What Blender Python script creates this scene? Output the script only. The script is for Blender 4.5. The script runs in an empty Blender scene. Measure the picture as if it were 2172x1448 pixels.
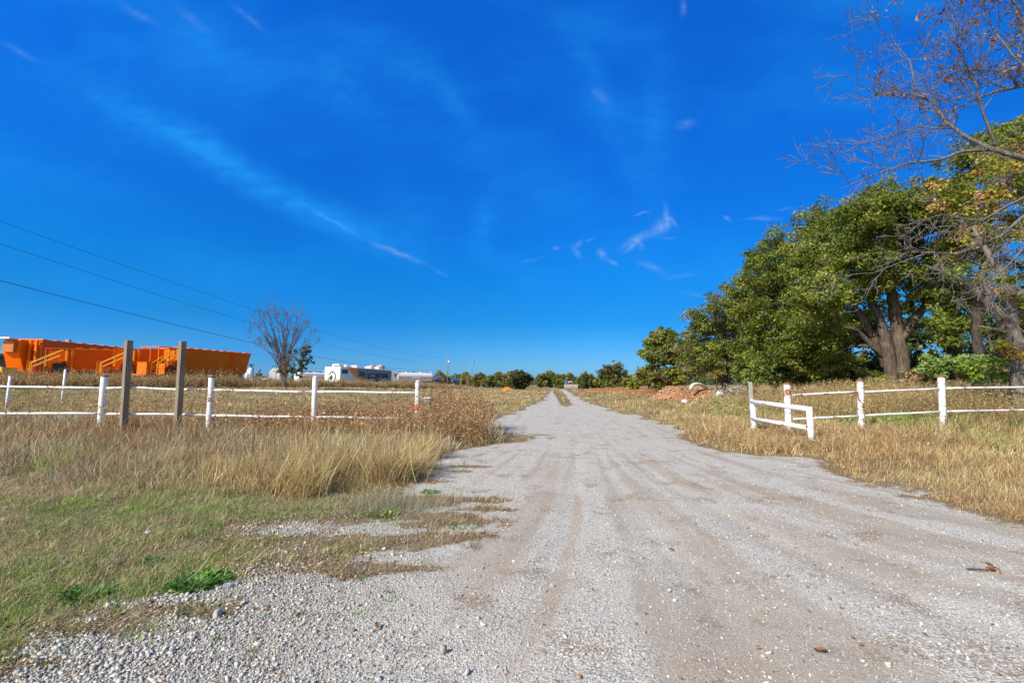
"""Gravel drive through a gateway of white pipe fence; built object by object."""
import bpy, math, random
DENS = 1.0          # amount of grass, leaves and stones
import numpy as np
from mathutils import Vector, Matrix

# ---------------------------------------------------------------- camera
F = 965.3            # focal length in pixels of the 2172 px wide photograph
HC = 1.40            # eye height
TH = math.atan(90.0 / F)
scene = bpy.context.scene
cam_d = bpy.data.cameras.new('camera'); cam = bpy.data.objects.new('camera', cam_d)
scene.collection.objects.link(cam); scene.camera = cam
cam_d.sensor_width = 36.0; cam_d.lens = 16.0; cam_d.clip_start = 0.05; cam_d.clip_end = 6000
cam.location = (0, 0, HC); cam.rotation_euler = (math.radians(90) + TH, 0, 0)

scene.view_settings.view_transform = 'Standard'; scene.view_settings.look = 'None'
scene.view_settings.exposure = 0.42; scene.view_settings.gamma = 1.0
scene.view_settings.use_curve_mapping = False
scene.cycles.max_bounces = 6; scene.cycles.diffuse_bounces = 3; scene.cycles.transparent_max_bounces = 4

# ---------------------------------------------------------------- sun and sky
SUN_EL = math.radians(38); SUN_AZ = math.atan2(-0.75, -0.66)
SV = Vector((math.sin(SUN_AZ) * math.cos(SUN_EL), math.cos(SUN_AZ) * math.cos(SUN_EL), math.sin(SUN_EL)))
sl = bpy.data.lights.new('sun', 'SUN'); sl.energy = 4.9; sl.angle = math.radians(0.5); sl.color = (1.0, 0.94, 0.84)
so = bpy.data.objects.new('sun', sl); scene.collection.objects.link(so)
so.rotation_euler = (-SV).to_track_quat('-Z', 'Y').to_euler(); so.location = SV * 50

def ray(px, py):
    a = (px - 1086.0) / F; b = (724.0 - py) / F
    return (a, math.cos(TH) - b * math.sin(TH), math.sin(TH) + b * math.cos(TH))
def uv_of(px, py):
    d = ray(px, py); return d[0] / d[1], d[2] / d[1]

SKY_S = 0.115
# factors (a quarter of the real ones) that turn the sky model's colour into the deep polarised blue, by elevation
_T = [(0.0, (.18, .45, .99)), (.02, (.21, .49, .96)), (.06, (.14, .45, .89)), (.10, (.075, .42, .86)), (.13, (.04, .40, .84)), (.22, (.02, .45, 1.0)),
      (.35, (.025, .475, 1.22)), (.5, (.03, .535, 1.48)), (.66, (.035, .60, 1.72)), (1.0, (.1, .6, 2.1))]
SKY_TINT = [(p, tuple(q / 4 for q in c)) for p, c in _T]
CV = (.1, 1.9, 5.9); CH = (1.25, 2.7, 5.9)     # thin veil and dense wisp of ice cloud
world = bpy.data.worlds.new('World'); scene.world = world; world.use_nodes = True
wn = world.node_tree; wn.nodes.clear()
class NT:
    """tiny node helper"""
    def __init__(s, t): s.t = t
    def n(s, typ, **k):
        x = s.t.nodes.new(typ)
        for a, v in k.items(): setattr(x, a, v)
        return x
    def put(s, sock, v):
        if hasattr(v, 'is_output') or isinstance(v, bpy.types.NodeSocket): s.t.links.new(v, sock)
        elif v is not None: sock.default_value = v
    def m(s, op, a, b=None, c=None, clamp=False):
        x = s.n('ShaderNodeMath', operation=op); x.use_clamp = clamp
        s.put(x.inputs[0], a)
        if b is not None: s.put(x.inputs[1], b)
        if c is not None: s.put(x.inputs[2], c)
        return x.outputs[0]
    def vm(s, op, a, b=None):
        x = s.n('ShaderNodeVectorMath', operation=op); s.put(x.inputs[0], a)
        if b is not None: s.put(x.inputs[1], b)
        return x.outputs['Value'] if op in ('DOT_PRODUCT', 'LENGTH', 'DISTANCE') else x.outputs[0]
    def noise(s, vec, scale, detail=4, rough=0.55, dist=0.0, out='Fac'):
        x = s.n('ShaderNodeTexNoise'); s.put(x.inputs['Vector'], vec)
        x.inputs['Scale'].default_value = scale; x.inputs['Detail'].default_value = detail
        x.inputs['Roughness'].default_value = rough; x.inputs['Distortion'].default_value = dist
        return x.outputs[out]
    def voro(s, vec, scale, out='Color', feat='F1', rand=1.0):
        x = s.n('ShaderNodeTexVoronoi', feature=feat); s.put(x.inputs['Vector'], vec)
        x.inputs['Scale'].default_value = scale; x.inputs['Randomness'].default_value = rand
        return x.outputs[out]
    def ramp(s, fac, stops, interp='LINEAR'):
        x = s.n('ShaderNodeValToRGB'); r = x.color_ramp; r.interpolation = interp
        while len(r.elements) < len(stops): r.elements.new(0.5)
        for e, (p, c) in zip(r.elements, stops):
            e.position = p; e.color = c if len(c) == 4 else tuple(c) + (1,)
        s.put(x.inputs[0], fac); return x.outputs[0]
    def mr(s, v, a, b, c=0.0, d=1.0, smooth=False):
        x = s.n('ShaderNodeMapRange'); x.interpolation_type = 'SMOOTHSTEP' if smooth else 'LINEAR'
        s.put(x.inputs[0], v)
        for i, q in enumerate((a, b, c, d)): s.put(x.inputs[i + 1], q)
        return x.outputs[0]
    def mix(s, f, a, b, typ='MIX'):
        x = s.n('ShaderNodeMix', data_type='RGBA', blend_type=typ)
        s.put(x.inputs['Factor'], f)
        s.put(x.inputs['A'], a if not isinstance(a, tuple) else a + (1,) * (4 - len(a)))
        s.put(x.inputs['B'], b if not isinstance(b, tuple) else b + (1,) * (4 - len(b)))
        return x.outputs['Result']
    def attr(s, name, out='Fac'):
        x = s.n('ShaderNodeAttribute', attribute_name=name); return x.outputs[out]
W_ = NT(wn)
sky = W_.n('ShaderNodeTexSky', sky_type='NISHITA'); sky.sun_disc = False
sky.sun_elevation = SUN_EL; sky.sun_rotation = SUN_AZ % (2 * math.pi)
sky.altitude = 200; sky.air_density = 1.0; sky.dust_density = 0.6; sky.ozone_density = 1.5
tc = W_.n('ShaderNodeTexCoord'); D = tc.outputs['Generated']
sx = W_.n('ShaderNodeSeparateXYZ'); W_.put(sx.inputs[0], D)
X_, Y_, Z_ = sx.outputs
# the deep polarised blue of the side of the sky away from the sun
tint = W_.vm('MULTIPLY', W_.ramp(Z_, SKY_TINT), (4, 4, 4))
front = W_.mr(Y_, -0.15, 0.3, smooth=True)
edge = W_.mr(X_, 0.2, 0.9, 1.0, 0.80)
sc_ = W_.n('ShaderNodeVectorMath', operation='SCALE'); W_.put(sc_.inputs[0], tint); W_.put(sc_.inputs['Scale'], edge); tint = sc_.outputs[0]
skyc = W_.mix(front, sky.outputs[0], W_.mix(1.0, sky.outputs[0], tint, 'MULTIPLY'))
yy = W_.m('MAXIMUM', Y_, 0.08)
U = W_.m('DIVIDE', X_, yy); V = W_.m('DIVIDE', Z_, yy)
cmb = W_.n('ShaderNodeCombineXYZ'); W_.put(cmb.inputs[0], U); W_.put(cmb.inputs[1], V)
Q0 = cmb.outputs[0]
nz = W_.noise(Q0, 5.0, 3, 0.6, out='Color')
Q = W_.vm('ADD', Q0, W_.vm('MULTIPLY', W_.vm('SUBTRACT', nz, (0.5, 0.5, 0.5)), (0.035, 0.035, 0)))
nz2 = W_.noise(Q0, 22.0, 2, 0.65, out='Color')
Q = W_.vm('ADD', Q, W_.vm('MULTIPLY', W_.vm('SUBTRACT', nz2, (0.5, 0.5, 0.5)), (0.010, 0.010, 0)))
SG = 2.3
def streak(acc, p0, p1, w0, strength):
    """one elliptical wisp between two directions of the sky, added to acc"""
    a = uv_of(*p0); b = uv_of(*p1)
    ex, ey = b[0] - a[0], b[1] - a[1]; L = math.hypot(ex, ey)
    mp = W_.n('ShaderNodeMapping', vector_type='TEXTURE'); W_.put(mp.inputs['Vector'], Q)
    mp.inputs['Location'].default_value = ((a[0] + b[0]) / 2, (a[1] + b[1]) / 2, 0)
    mp.inputs['Rotation'].default_value = (0, 0, math.atan2(ey, ex))
    mp.inputs['Scale'].default_value = (L * 0.68, 2.3 * w0 / F, 1)
    g = W_.n('ShaderNodeTexGradient', gradient_type='QUADRATIC_SPHERE'); W_.put(g.inputs[0], mp.outputs[0])
    return W_.m('MULTIPLY_ADD', g.outputs['Fac'], strength * SG, acc)
soft = [((900, 480), (1180, 610), 26, .16), ((1020, 640), (1300, 560), 34, .16), ((340, 250), (620, 430), 24, .2), ((0, 330), (420, 470), 30, .12), ((860, 90), (1060, 330), 22, .16), ((1180, 60), (1330, 230), 22, .14), ((1240, 200), (1420, 470), 24, .14), ((-100, 60), (560, 400), 55, .16), ((120, 140), (700, 470), 30, .42), ((430, 330), (960, 590), 28, .50), ((560, 60), (900, 330), 60, .22),
        ((250, -20), (620, 200), 45, .20), ((700, 20), (1060, 300), 50, .16), ((800, 330), (940, 640), 50, .16),
        ((1055, 380), (1000, 560), 26, .26), ((1400, 60), (1380, 480), 40, .22), ((1150, 160), (1420, 300), 45, .20),
        ((600, 620), (250, 480), 40, .12), ((1100, 560), (1600, 600), 60, .14), ((1520, 500), (1600, 660), 45, .34),
        ((1350, 570), (1560, 640), 30, .28), ((1300, 700), (1500, 640), 60, .12), ((0, 620), (500, 700), 60, .10)]
hard = [((1318, 540), (1360, 505), 6, .8), ((1400, 500), (1440, 500), 4, .4), ((905, 568), (960, 590), 4, .3), ((1100, 560), (1160, 540), 5, .2), ((1390, 590), (1500, 575), 6, .25), ((1430, 615), (1520, 630), 7, .25), ((1235, 512), (1262, 506), 3, .4), ((640, 425), (780, 515), 5, .28), ((775, 512), (905, 568), 7, .75), ((1308, 530), (1385, 487), 11, .85), ((1375, 500), (1428, 455), 17, .8),
        ((1412, 425), (1418, 490), 9, .7), ((1350, 505), (1362, 530), 9, .6), ((1420, 455), (1440, 478), 6, .5),
        ((1238, 508), (1212, 524), 8, .6), ((1213, 520), (1230, 548), 8, .6), ((1168, 528), (1190, 520), 6, .6),
        ((1260, 532), (1285, 550), 10, .6), ((1280, 548), (1310, 566), 6, .6), ((1340, 552), (1420, 582), 11, .38),
        ((1340, 455), (1378, 446), 4, .6), ((1570, 466), (1660, 464), 5, .55), ((1535, 458), (1555, 470), 5, .5), ((1640, 450), (1690, 444), 4, .4),
        ((1255, 185), (1300, 225), 15, .3), ((1430, 275), (1480, 255), 14, .3), ((480, 5), (570, 70), 8, .28), ((1452, -10), (1448, 40), 9, .32),
        ((240, 0), (350, 60), 12, .22), ((360, 0), (450, 80), 14, .2), ((0, 90), (90, 130), 10, .24)]
def total(lst):
    acc = 0.0
    for q in lst: acc = streak(acc, *q)
    return acc
fib = W_.noise(W_.vm('MULTIPLY', Q0, (3.0, 6.0, 1)), 6.0, 4, 0.62)
fibm = W_.mr(fib, 0.3, 0.75, 0.35, 1.05)
cl1 = W_.m('MULTIPLY', total([(a, b, w * 1.0, s * .85) for a, b, w, s in soft]), W_.mr(fib, 0.3, 0.7, 0.5, 1.3))
veil = W_.m('MULTIPLY', W_.mr(W_.noise(W_.vm('MULTIPLY', Q, (1.0, 2.0, 1)), 1.7, 4, 0.55), 0.42, 0.72, smooth=True), 0.42)
cl1 = W_.m('MULTIPLY', W_.m('ADD', cl1, veil), front, clamp=True)
fine = W_.noise(W_.vm('MULTIPLY', Q, (1.0, 1.6, 1)), 60.0, 3, 0.7)
cl2 = W_.m('MULTIPLY', W_.m('MULTIPLY', W_.m('MULTIPLY', total([(a, b, w * .62, s * .75) for a, b, w, s in hard]), fibm), W_.mr(fine, .3, .65, .45, 1.1)), front, clamp=True)
# soft veils of ice cloud brighten the blue; dense wisps are pale lavender
skyc = W_.mix(cl1, skyc, (CV[0], CV[1], CV[2]))
skyc = W_.mix(cl2, skyc, (CH[0], CH[1], CH[2]))
bg = W_.n('ShaderNodeBackground'); W_.put(bg.inputs[0], skyc); bg.inputs[1].default_value = SKY_S
wo = W_.n('ShaderNodeOutputWorld'); wn.links.new(bg.outputs[0], wo.inputs[0])

# ---------------------------------------------------------------- helpers
rng = np.random.default_rng(7); random.seed(7)
C = scene.collection
def tag(o, label=None, cat=None, group=None, kind=None):
    if label: o['label'] = label
    if cat: o['category'] = cat
    if group: o['group'] = group
    if kind: o['kind'] = kind
    return o
def empty(name, loc, rz=0.0):
    o = bpy.data.objects.new(name, None); C.objects.link(o); o.location = loc; o.rotation_euler = (0, 0, rz)
    o.empty_display_size = 0.3
    return o
def copy_tree(o, parent=None):
    c = o.copy(); C.objects.link(c); c.parent = parent
    for ch in [k for k in o.children]: copy_tree(ch, c)
    return c
def mesh_np(name, V, faces, mat, parent=None, smooth=False, col=None, attrs=None):
    """faces: a list of int arrays, each (n, k)"""
    V = np.asarray(V, dtype=np.float32).reshape(-1, 3)
    me = bpy.data.meshes.new(name)
    faces = [np.asarray(f, dtype=np.int32) for f in faces if len(f)]
    nl = sum(f.size for f in faces); nf = sum(len(f) for f in faces)
    me.vertices.add(len(V)); me.vertices.foreach_set('co', V.ravel())
    me.loops.add(nl); me.loops.foreach_set('vertex_index', np.concatenate([f.ravel() for f in faces]))
    me.polygons.add(nf)
    tot = np.concatenate([np.full(len(f), f.shape[1], dtype=np.int32) for f in faces])
    me.polygons.foreach_set('loop_start', np.concatenate([[0], np.cumsum(tot)[:-1]]).astype(np.int32))
    me.polygons.foreach_set('loop_total', tot)
    if smooth: me.polygons.foreach_set('use_smooth', np.ones(nf, dtype=bool))
    me.update(calc_edges=True)
    if col is not None:
        a = me.attributes.new('tone', 'FLOAT_COLOR', 'POINT')
        c4 = np.ones((len(V), 4), dtype=np.float32); c4[:, :3] = col; a.data.foreach_set('color', c4.ravel())
    for k, v in (attrs or {}).items():
        a = me.attributes.new(k, 'FLOAT', 'POINT'); a.data.foreach_set('value', np.asarray(v, dtype=np.float32))
    me.materials.append(mat)
    o = bpy.data.objects.new(name, me); C.objects.link(o)
    if parent is not None: o.parent = parent
    return o

class MB:
    """collects boxes, tubes, prisms into one mesh"""
    def __init__(s): s.v = []; s.f = []
    def add(s, vs, fs):
        n = len(s.v); s.v += [tuple(p) for p in vs]; s.f += [tuple(i + n for i in f) for f in fs]; return s
    def box(s, x0, y0, z0, x1, y1, z1):
        v = [(x, y, z) for z in (z0, z1) for y in (y0, y1) for x in (x0, x1)]
        return s.add(v, [(0, 2, 3, 1), (4, 5, 7, 6), (0, 1, 5, 4), (2, 6, 7, 3), (0, 4, 6, 2), (1, 3, 7, 5)])
    def hexa(s, v):    # 8 corners, ordered like box
        return s.add(v, [(0, 2, 3, 1), (4, 5, 7, 6), (0, 1, 5, 4), (2, 6, 7, 3), (0, 4, 6, 2), (1, 3, 7, 5)])
    def tube(s, pts, r, n=8, cap=True):
        pts = [Vector(p) for p in pts]; rs = r if isinstance(r, (list, tuple)) else [r] * len(pts)
        k0 = len(s.v); ref = None
        for i, p in enumerate(pts):
            d = (pts[min(i + 1, len(pts) - 1)] - pts[max(i - 1, 0)]).normalized()
            if ref is None: ref = Vector((0, 0, 1)) if abs(d.z) < .9 else Vector((1, 0, 0))
            a = d.cross(ref).normalized(); b = d.cross(a).normalized(); ref = -b if False else ref
            for j in range(n):
                t = 2 * math.pi * j / n
                s.v.append(tuple(p + (a * math.cos(t) + b * math.sin(t)) * rs[i]))
        for i in range(len(pts) - 1):
            for j in range(n):
                q = k0 + i * n; s.f.append((q + j, q + (j + 1) % n, q + n + (j + 1) % n, q + n + j))
        if cap:
            s.f.append(tuple(range(k0 + n - 1, k0 - 1, -1))); q = k0 + (len(pts) - 1) * n; s.f.append(tuple(range(q, q + n)))
        return s
    def prism(s, prof, y0, y1):      # profile in x,z, extruded along y
        n = len(prof)
        v = [(p[0], y0, p[1]) for p in prof] + [(p[0], y1, p[1]) for p in prof]
        return s.add(v, [tuple(range(n)), tuple(range(2 * n - 1, n - 1, -1))] + [(i + n, (i + 1) % n + n, (i + 1) % n, i) for i in range(n)])
    def obj(s, name, mat, parent=None, bevel=0.0, smooth=False, loc=None):
        me = bpy.data.meshes.new(name); me.from_pydata(s.v, [], s.f); me.materials.append(mat); me.update()
        if smooth:
            for p in me.polygons: p.use_smooth = len(p.vertices) <= 4
        o = bpy.data.objects.new(name, me); C.objects.link(o)
        if parent is not None: o.parent = parent
        if loc is not None: o.location = loc
        if bevel: m = o.modifiers.new('bevel', 'BEVEL'); m.width = bevel; m.segments = 2; m.limit_method = 'ANGLE'
        return o

# ---- materials
def new_mat(name):
    m = bpy.data.materials.new(name); m.use_nodes = True; t = m.node_tree; t.nodes.clear()
    N = NT(t); b = N.n('ShaderNodeBsdfPrincipled'); o = N.n('ShaderNodeOutputMaterial')
    t.links.new(b.outputs[0], o.inputs[0]); return m, N, b, o
def paint(name, col, rough=0.5, metal=0.0, wear=0.25, dirt=(.18, .13, .09), scale=1.5, bump=0.0):
    m, N, b, o = new_mat(name)
    co = N.n('ShaderNodeTexCoord').outputs['Object']
    f = N.noise(co, scale, 5, 0.6); g = N.noise(co, scale * 9, 4, 0.6)
    k = N.m('MULTIPLY', N.mr(f, 0.45, 0.8), N.mr(g, 0.35, 0.7)); k = N.m('MULTIPLY', k, wear * 2.4, clamp=True)
    c = N.mix(k, tuple(col), tuple(dirt)); N.put(b.inputs['Base Color'], N.mix(N.mr(g, .3, .7, 0, .12), c, tuple(q * .7 for q in col)))
    b.inputs['Roughness'].default_value = rough; b.inputs['Metallic'].default_value = metal
    if bump:
        bp = N.n('ShaderNodeBump'); bp.inputs['Strength'].default_value = bump; bp.inputs['Distance'].default_value = .02
        N.put(bp.inputs['Height'], g); N.put(b.inputs['Normal'], bp.outputs[0])
    return m
def foliage_mat(name, rough=0.55, trans=0.35, spec=0.3, gain=1.0):
    m, N, b, o = new_mat(name)
    c = N.attr('tone', 'Color')
    if gain != 1.0: c = N.mix(1.0, c, (gain, gain, gain), 'MULTIPLY')
    N.put(b.inputs['Base Color'], c); b.inputs['Roughness'].default_value = rough
    b.inputs['Specular IOR Level'].default_value = spec
    tr = N.n('ShaderNodeBsdfTranslucent'); N.put(tr.inputs[0], c)
    mx = N.n('ShaderNodeMixShader'); mx.inputs[0].default_value = trans
    m.node_tree.links.new(b.outputs[0], mx.inputs[1]); m.node_tree.links.new(tr.outputs[0], mx.inputs[2])
    m.node_tree.links.new(mx.outputs[0], o.inputs[0]); return m
def pipe_mat(name, rust=0.5, seed=0.0, base=(.80, .80, .80)):
    m, N, b, o = new_mat(name)
    co = N.vm('ADD', N.n('ShaderNodeNewGeometry').outputs['Position'], (seed, seed * 2, 0))
    n1 = N.noise(co, 3.0, 3, 0.6); n2 = N.noise(co, 26.0, 5, 0.7); n3 = N.noise(co, 9.0, 4, .6)
    k = N.m('ADD', N.m('MULTIPLY', n1, 0.8), N.m('MULTIPLY', n2, 0.75))
    k = N.mr(k, 1.02 - rust * .34, 1.06 - rust * .34)
    rc = N.mix(N.mr(n3, .35, .65), (.36, .12, .06), (.17, .065, .04))
    c = N.mix(N.mr(n3, .4, .75, 0, .5), tuple(base), (.62, .58, .52))
    c = N.mix(N.m('MULTIPLY', N.mr(N.noise(co, 60, 3, .6), .62, .66), .6), c, (.10, .09, .085))   # chips and lichen
    N.put(b.inputs['Base Color'], N.mix(k, c, rc))
    N.put(b.inputs['Roughness'], N.mr(k, 0, 1, .45, .9))
    bp = N.n('ShaderNodeBump'); bp.inputs['Strength'].default_value = .5; bp.inputs['Distance'].default_value = .006
    N.put(bp.inputs['Height'], n2); N.put(b.inputs['Normal'], bp.outputs[0])
    return m
def bark_mat(name, a, c2, scale=6.0):
    m, N, b, o = new_mat(name)
    co = N.n('ShaderNodeNewGeometry').outputs['Position']
    st = N.vm('MULTIPLY', co, (1, 1, .22))
    n1 = N.noise(st, scale * 2.2, 5, 0.65); n2 = N.noise(co, scale * .35, 3, .5)
    c = N.mix(N.mr(n1, .35, .65), tuple(a), tuple(c2))
    c = N.mix(N.mr(n2, .5, .75, 0, .5), c, tuple(q * 1.5 for q in c2))
    N.put(b.inputs['Base Color'], c); b.inputs['Roughness'].default_value = .9; b.inputs['Specular IOR Level'].default_value = .15
    bp = N.n('ShaderNodeBump'); bp.inputs['Strength'].default_value = .9; bp.inputs['Distance'].default_value = .04
    N.put(bp.inputs['Height'], n1); N.put(b.inputs['Normal'], bp.outputs[0]); return m

# ---- numpy noise
def _h(ix, iy, s):
    n = (ix.astype(np.int64) * 374761393 + iy.astype(np.int64) * 668265263 + s * 1442695041) & 0xffffffff
    n = ((n ^ (n >> 13)) * 1274126177) & 0xffffffff
    return ((n ^ (n >> 16)) & 0xffff) / 65535.0
def vn(x, y, s=0):
    x = np.asarray(x, float); y = np.asarray(y, float)
    ix = np.floor(x); iy = np.floor(y); fx = x - ix; fy = y - iy
    fx = fx * fx * (3 - 2 * fx); fy = fy * fy * (3 - 2 * fy)
    a = _h(ix, iy, s); b = _h(ix + 1, iy, s); c = _h(ix, iy + 1, s); d = _h(ix + 1, iy + 1, s)
    return a + (b - a) * fx + (c - a) * fy + (a - b - c + d) * fx * fy
def fbm(x, y, s=0, o=4):
    r = 0; A = .5; t = 0
    for i in range(o):
        r = r + A * vn(x * 2 ** i + i * 17.3, y * 2 ** i - i * 9.1, s + i); t += A; A *= .55
    return r / t
def ss(t):
    t = np.clip(t, 0, 1); return t * t * (3 - 2 * t)

# ---------------------------------------------------------------- the lie of the land
def terr(x, y):
    x = np.asarray(x, float); y = np.asarray(y, float)
    z = .12 * ss((-x - 2) / 11) * ss((y - 3) / 8)
    z = z + .85 * ss((-x - 9) / 14) * ss((y - 15) / 26)
    z = z + .19 * ss((x - 4.5) / 8) + .40 * ss((x - 11) / 9) * ss((y - 12) / 12)
    z = z + .10 * (fbm(x * .12, y * .12, 5, 3) - .5) * ss((np.hypot(x, y) - 12) / 30)
    return z
def rays_ground(px, py):
    d = ray(px, py); y = 1.0; 
    lo, hi = .5, 2500.0
    for _ in range(60):
        mid = math.sqrt(lo * hi); t = mid / d[1]
        if HC + d[2] * t > float(terr(d[0] * t, mid)): lo = mid
        else: hi = mid
    t = lo / d[1]; return d[0] * t, lo
def G(px, py):
    x, y = rays_ground(px, py); return Vector((x, y, float(terr(x, y))))
def Wp(px, py, y):
    d = ray(px, py); t = y / d[1]; return Vector((d[0] * t, y, HC + d[2] * t))

# edges of the gravel, left and right, as seen: photo pixel -> ground
_L = [(-60, 1448), (0, 1390), (130, 1305), (260, 1270), (480, 1240), (590, 1180), (720, 1135), (790, 1075), (880, 1030), (905, 965), (1000, 948), (1105, 937),
      (1050, 910), (1035, 897), (1078, 880), (1150, 850), (1166, 832), (1172, 826.5)]
_R = [(2400, 1165), (2172, 1112), (2050, 1082), (1900, 1040), (1800, 1006), (1680, 970), (1540, 958), (1445, 930), (1440, 908), (1380, 890), (1290, 868), (1228, 845), (1206, 830), (1200, 826.5)]
def _ed(P):
    q = sorted([(g.y, g.x) for g in (G(*p) for p in P)]); return np.array([a for a, b in q]), np.array([b for a, b in q])
LY, LX = _ed(_L); RY, RX = _ed(_R)
LY = np.concatenate([[-20, 1.2], LY]); LX = np.concatenate([[-12, -7.0], LX])
RY = np.concatenate([[-20, 2.0, 3.6], RY]); RX = np.concatenate([[16, 8.5, 6.2], RX])
_m = [(G(1203, 862), .36), (G(1196, 850), .44), (G(1190, 840), .6), (G(1184, 832), .75), (G(1182, 827), .8)]
MY = np.array([g.y for g, w in _m]); MX = np.array([g.x for g, w in _m]); MW = np.array([w for g, w in _m])
_patch = [(760, 1152, .45, .2), (700, 1205, .5, .16), (905, 1100, .5, .22), (560, 1150, .5, .2), (1010, 1060, .4, .12), (880, 1140, .3, .14), (925, 1105, .46, .20), (965, 1145, .30, .16), (1040, 1080, .34, .10), (820, 1068, .7, .25), (850, 1022, .55, .14), (1000, 990, .30, .10), (850, 1207, .20, .08),
          (640, 1185, .55, .2), (700, 1100, .45, .25), (1065, 926, .95, .55), (1020, 935, .7, .4), (960, 1000, .25, .15), (350, 1300, .6, .10), (200, 1330, .5, .08)]
PATCH = [(G(a, b), c, d) for a, b, c, d in _patch]
def road_sd(x, y):
    """> 0 on the gravel, metres from its edge"""
    x = np.asarray(x, float); y = np.asarray(y, float)
    wob = (fbm(x * 1.3, y * 1.3, 21, 5) - .5) * np.clip(.9 + y * .03, .5, 1.8) + (fbm(x * 7, y * 7, 23, 3) - .5) * .35
    xl = np.interp(y, LY, LX); xr = np.interp(y, RY, RX)
    d = np.minimum(x - xl, xr - x) + wob
    med = np.where(y > MY[0], MW_(y) - np.abs(x - np.interp(y, MY, MX)), -9) + wob * .35
    d = np.minimum(d, -med)
    for g, a, b in PATCH:
        e = np.sqrt(((x - g.x) / a) ** 2 + ((y - g.y) / b) ** 2) + (fbm(x * 4, y * 5, 33, 4) - .5) * 2.4
        d = np.minimum(d, np.maximum((e - 1) * .3, -.16 + .5 * (fbm(x * 9, y * 7, 37, 3) - .5)))
    g = POCKET; e = np.sqrt(((x - g.x) / .45) ** 2 + ((y - g.y) / .22) ** 2) + (fbm(x * 5, y * 5, 35, 3) - .5) * .8
    d = np.maximum(d, (1 - e) * .3)
    d = np.where(y > 125, -9, d)
    return d
def MW_(y): return np.interp(y, MY, MW) * ss((y - MY[0]) / 3 + .1)
POCKET = G(625, 1122)
def lane(x, y):
    xc = np.interp(y, [0, 12, 30, 60, 120], [.6, 1.9, 3.4, 6.0, 11])
    return (x - xc) / (.3 + 6 / np.clip(y, 1.2, 12))
def dust(x, y):
    u = lane(x, y)
    a = fbm(u * 7.0, y * .22 + 3, 41, 4)
    b = fbm(x * 1.1, y * 1.1, 47, 4)
    side = ss((x + 1.4 + .1 * y) / 2.2)        # loose stone on the left, packed fines in the middle and right
    v = (a - .43) * 2.6 * side * (.35 + 1.1 * fbm(x * .7, y * .45, 49, 3)) + (b - .47) * 1.5 * side - .15 * (1 - side)
    far = ss((y - 7) / 6)
    return np.clip(v * (1 - .55 * far), 0, 1)
def micro(x, y, R):
    u = lane(x, y)
    on = ss(R / .3 + .5)
    rut = -(.018) * np.exp(-((u - .15) / .09) ** 2) - .015 * np.exp(-((u + .35) / .08) ** 2) - .02 * np.exp(-((u - .75) / .1) ** 2)
    return on * (rut * ss((14 - y) / 8) + .022 * (fbm(x * 2.3, y * 2.3, 61, 4) - .5) + .010 * (fbm(x * 13, y * 13, 66, 2) - .5)) + (1 - on) * (.07 * (fbm(x * 1.1, y * 1.1, 70, 4) - .5))
def ground_z(x, y, R=None):
    if R is None: R = road_sd(x, y)
    return terr(x, y) + micro(x, y, R) * ss((60 - np.hypot(x, y)) / 30)

def axis(a, b, step, lo, hi, g):
    c = list(np.arange(a, b + 1e-6, step)); s = step
    while c[-1] < hi: s *= g; c.append(c[-1] + s)
    s = step; pre = []
    q = a
    while q > lo: s *= g; q -= s; pre.append(q)
    return np.array(pre[::-1] + c)
AX = axis(-6.5, 6.5, .05, -1600, 1600, 1.035); AY = axis(1.2, 7.0, .04, -60, 3000, 1.022)
GX, GY = np.meshgrid(AX, AY)
GR = road_sd(GX, GY); GZ = ground_z(GX, GY, GR)
DU = dust(GX, GY)
def dirtmask(x, y):
    """bare red-brown dirt scraped off beyond the right-hand field"""
    k = x / np.maximum(y, 1)
    near = np.interp(k, [.12, .14, .25, .33, .43], [96, 84, 56, 43, 37]); far = np.interp(k, [.12, .14, .25, .33, .43], [97, 104, 84, 66, 52])
    w = (fbm(x * .3, y * .15, 81, 3) - .5) * 7
    return np.minimum(np.minimum(y - near + w * .5, far - y + w * .4), (.45 - k) * 40) / 2.0
DM = np.clip(dirtmask(GX, GY) + .5, 0, 1)
def greenness(x, y):
    """where the verge is still green"""
    g = ss((-x - .8) / 1.5) * ss((7.4 - y) / 2.0) * np.clip((fbm(x * .9, y * 1.3, 91, 4) - .33) * 3.2, 0, 1)
    g = np.maximum(g, ss((x - 8.5) / 2) * ss((15 - y) / 3) * (fbm(x * .6, y * .6, 95, 3) - .25) * 1.3)
    return np.clip(g, 0, 1)
GG = greenness(GX, GY)

m_ground, N, b, o = new_mat('verge_soil')
pos = N.n('ShaderNodeNewGeometry').outputs['Position']
n1 = N.noise(pos, 1.1, 5, .6); n2 = N.noise(pos, 9.0, 5, .65); n3 = N.noise(N.vm('MULTIPLY', pos, (.25, .9, 1)), .35, 4, .6); n4 = N.noise(pos, 70, 3, .6)
c = N.ramp(n2, [(.25, (.10, .068, .036)), (.5, (.20, .145, .075)), (.75, (.34, .27, .145))])
c = N.mix(N.mr(n3, .35, .7), c, N.mix(n2, (.30, .235, .105), (.42, .34, .17)))
c = N.mix(N.mr(n1, .5, .75, 0, .6), c, (.16, .14, .055))
c = N.mix(N.m('MULTIPLY', N.attr('green'), N.mr(n2, .3, .6, .2, .8)), c, (.085, .115, .035))
c = N.mix(N.m('MULTIPLY', N.mr(n4, .5, .62), .4), c, (.06, .04, .025))
dirtc = N.mix(N.mr(n2, .35, .65), (.27, .105, .035), (.42, .19, .075))
dm = N.mr(N.m('ADD', N.attr('dirt'), N.m('MULTIPLY', N.m('SUBTRACT', n2, .5), .5)), .45, .6)
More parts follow.
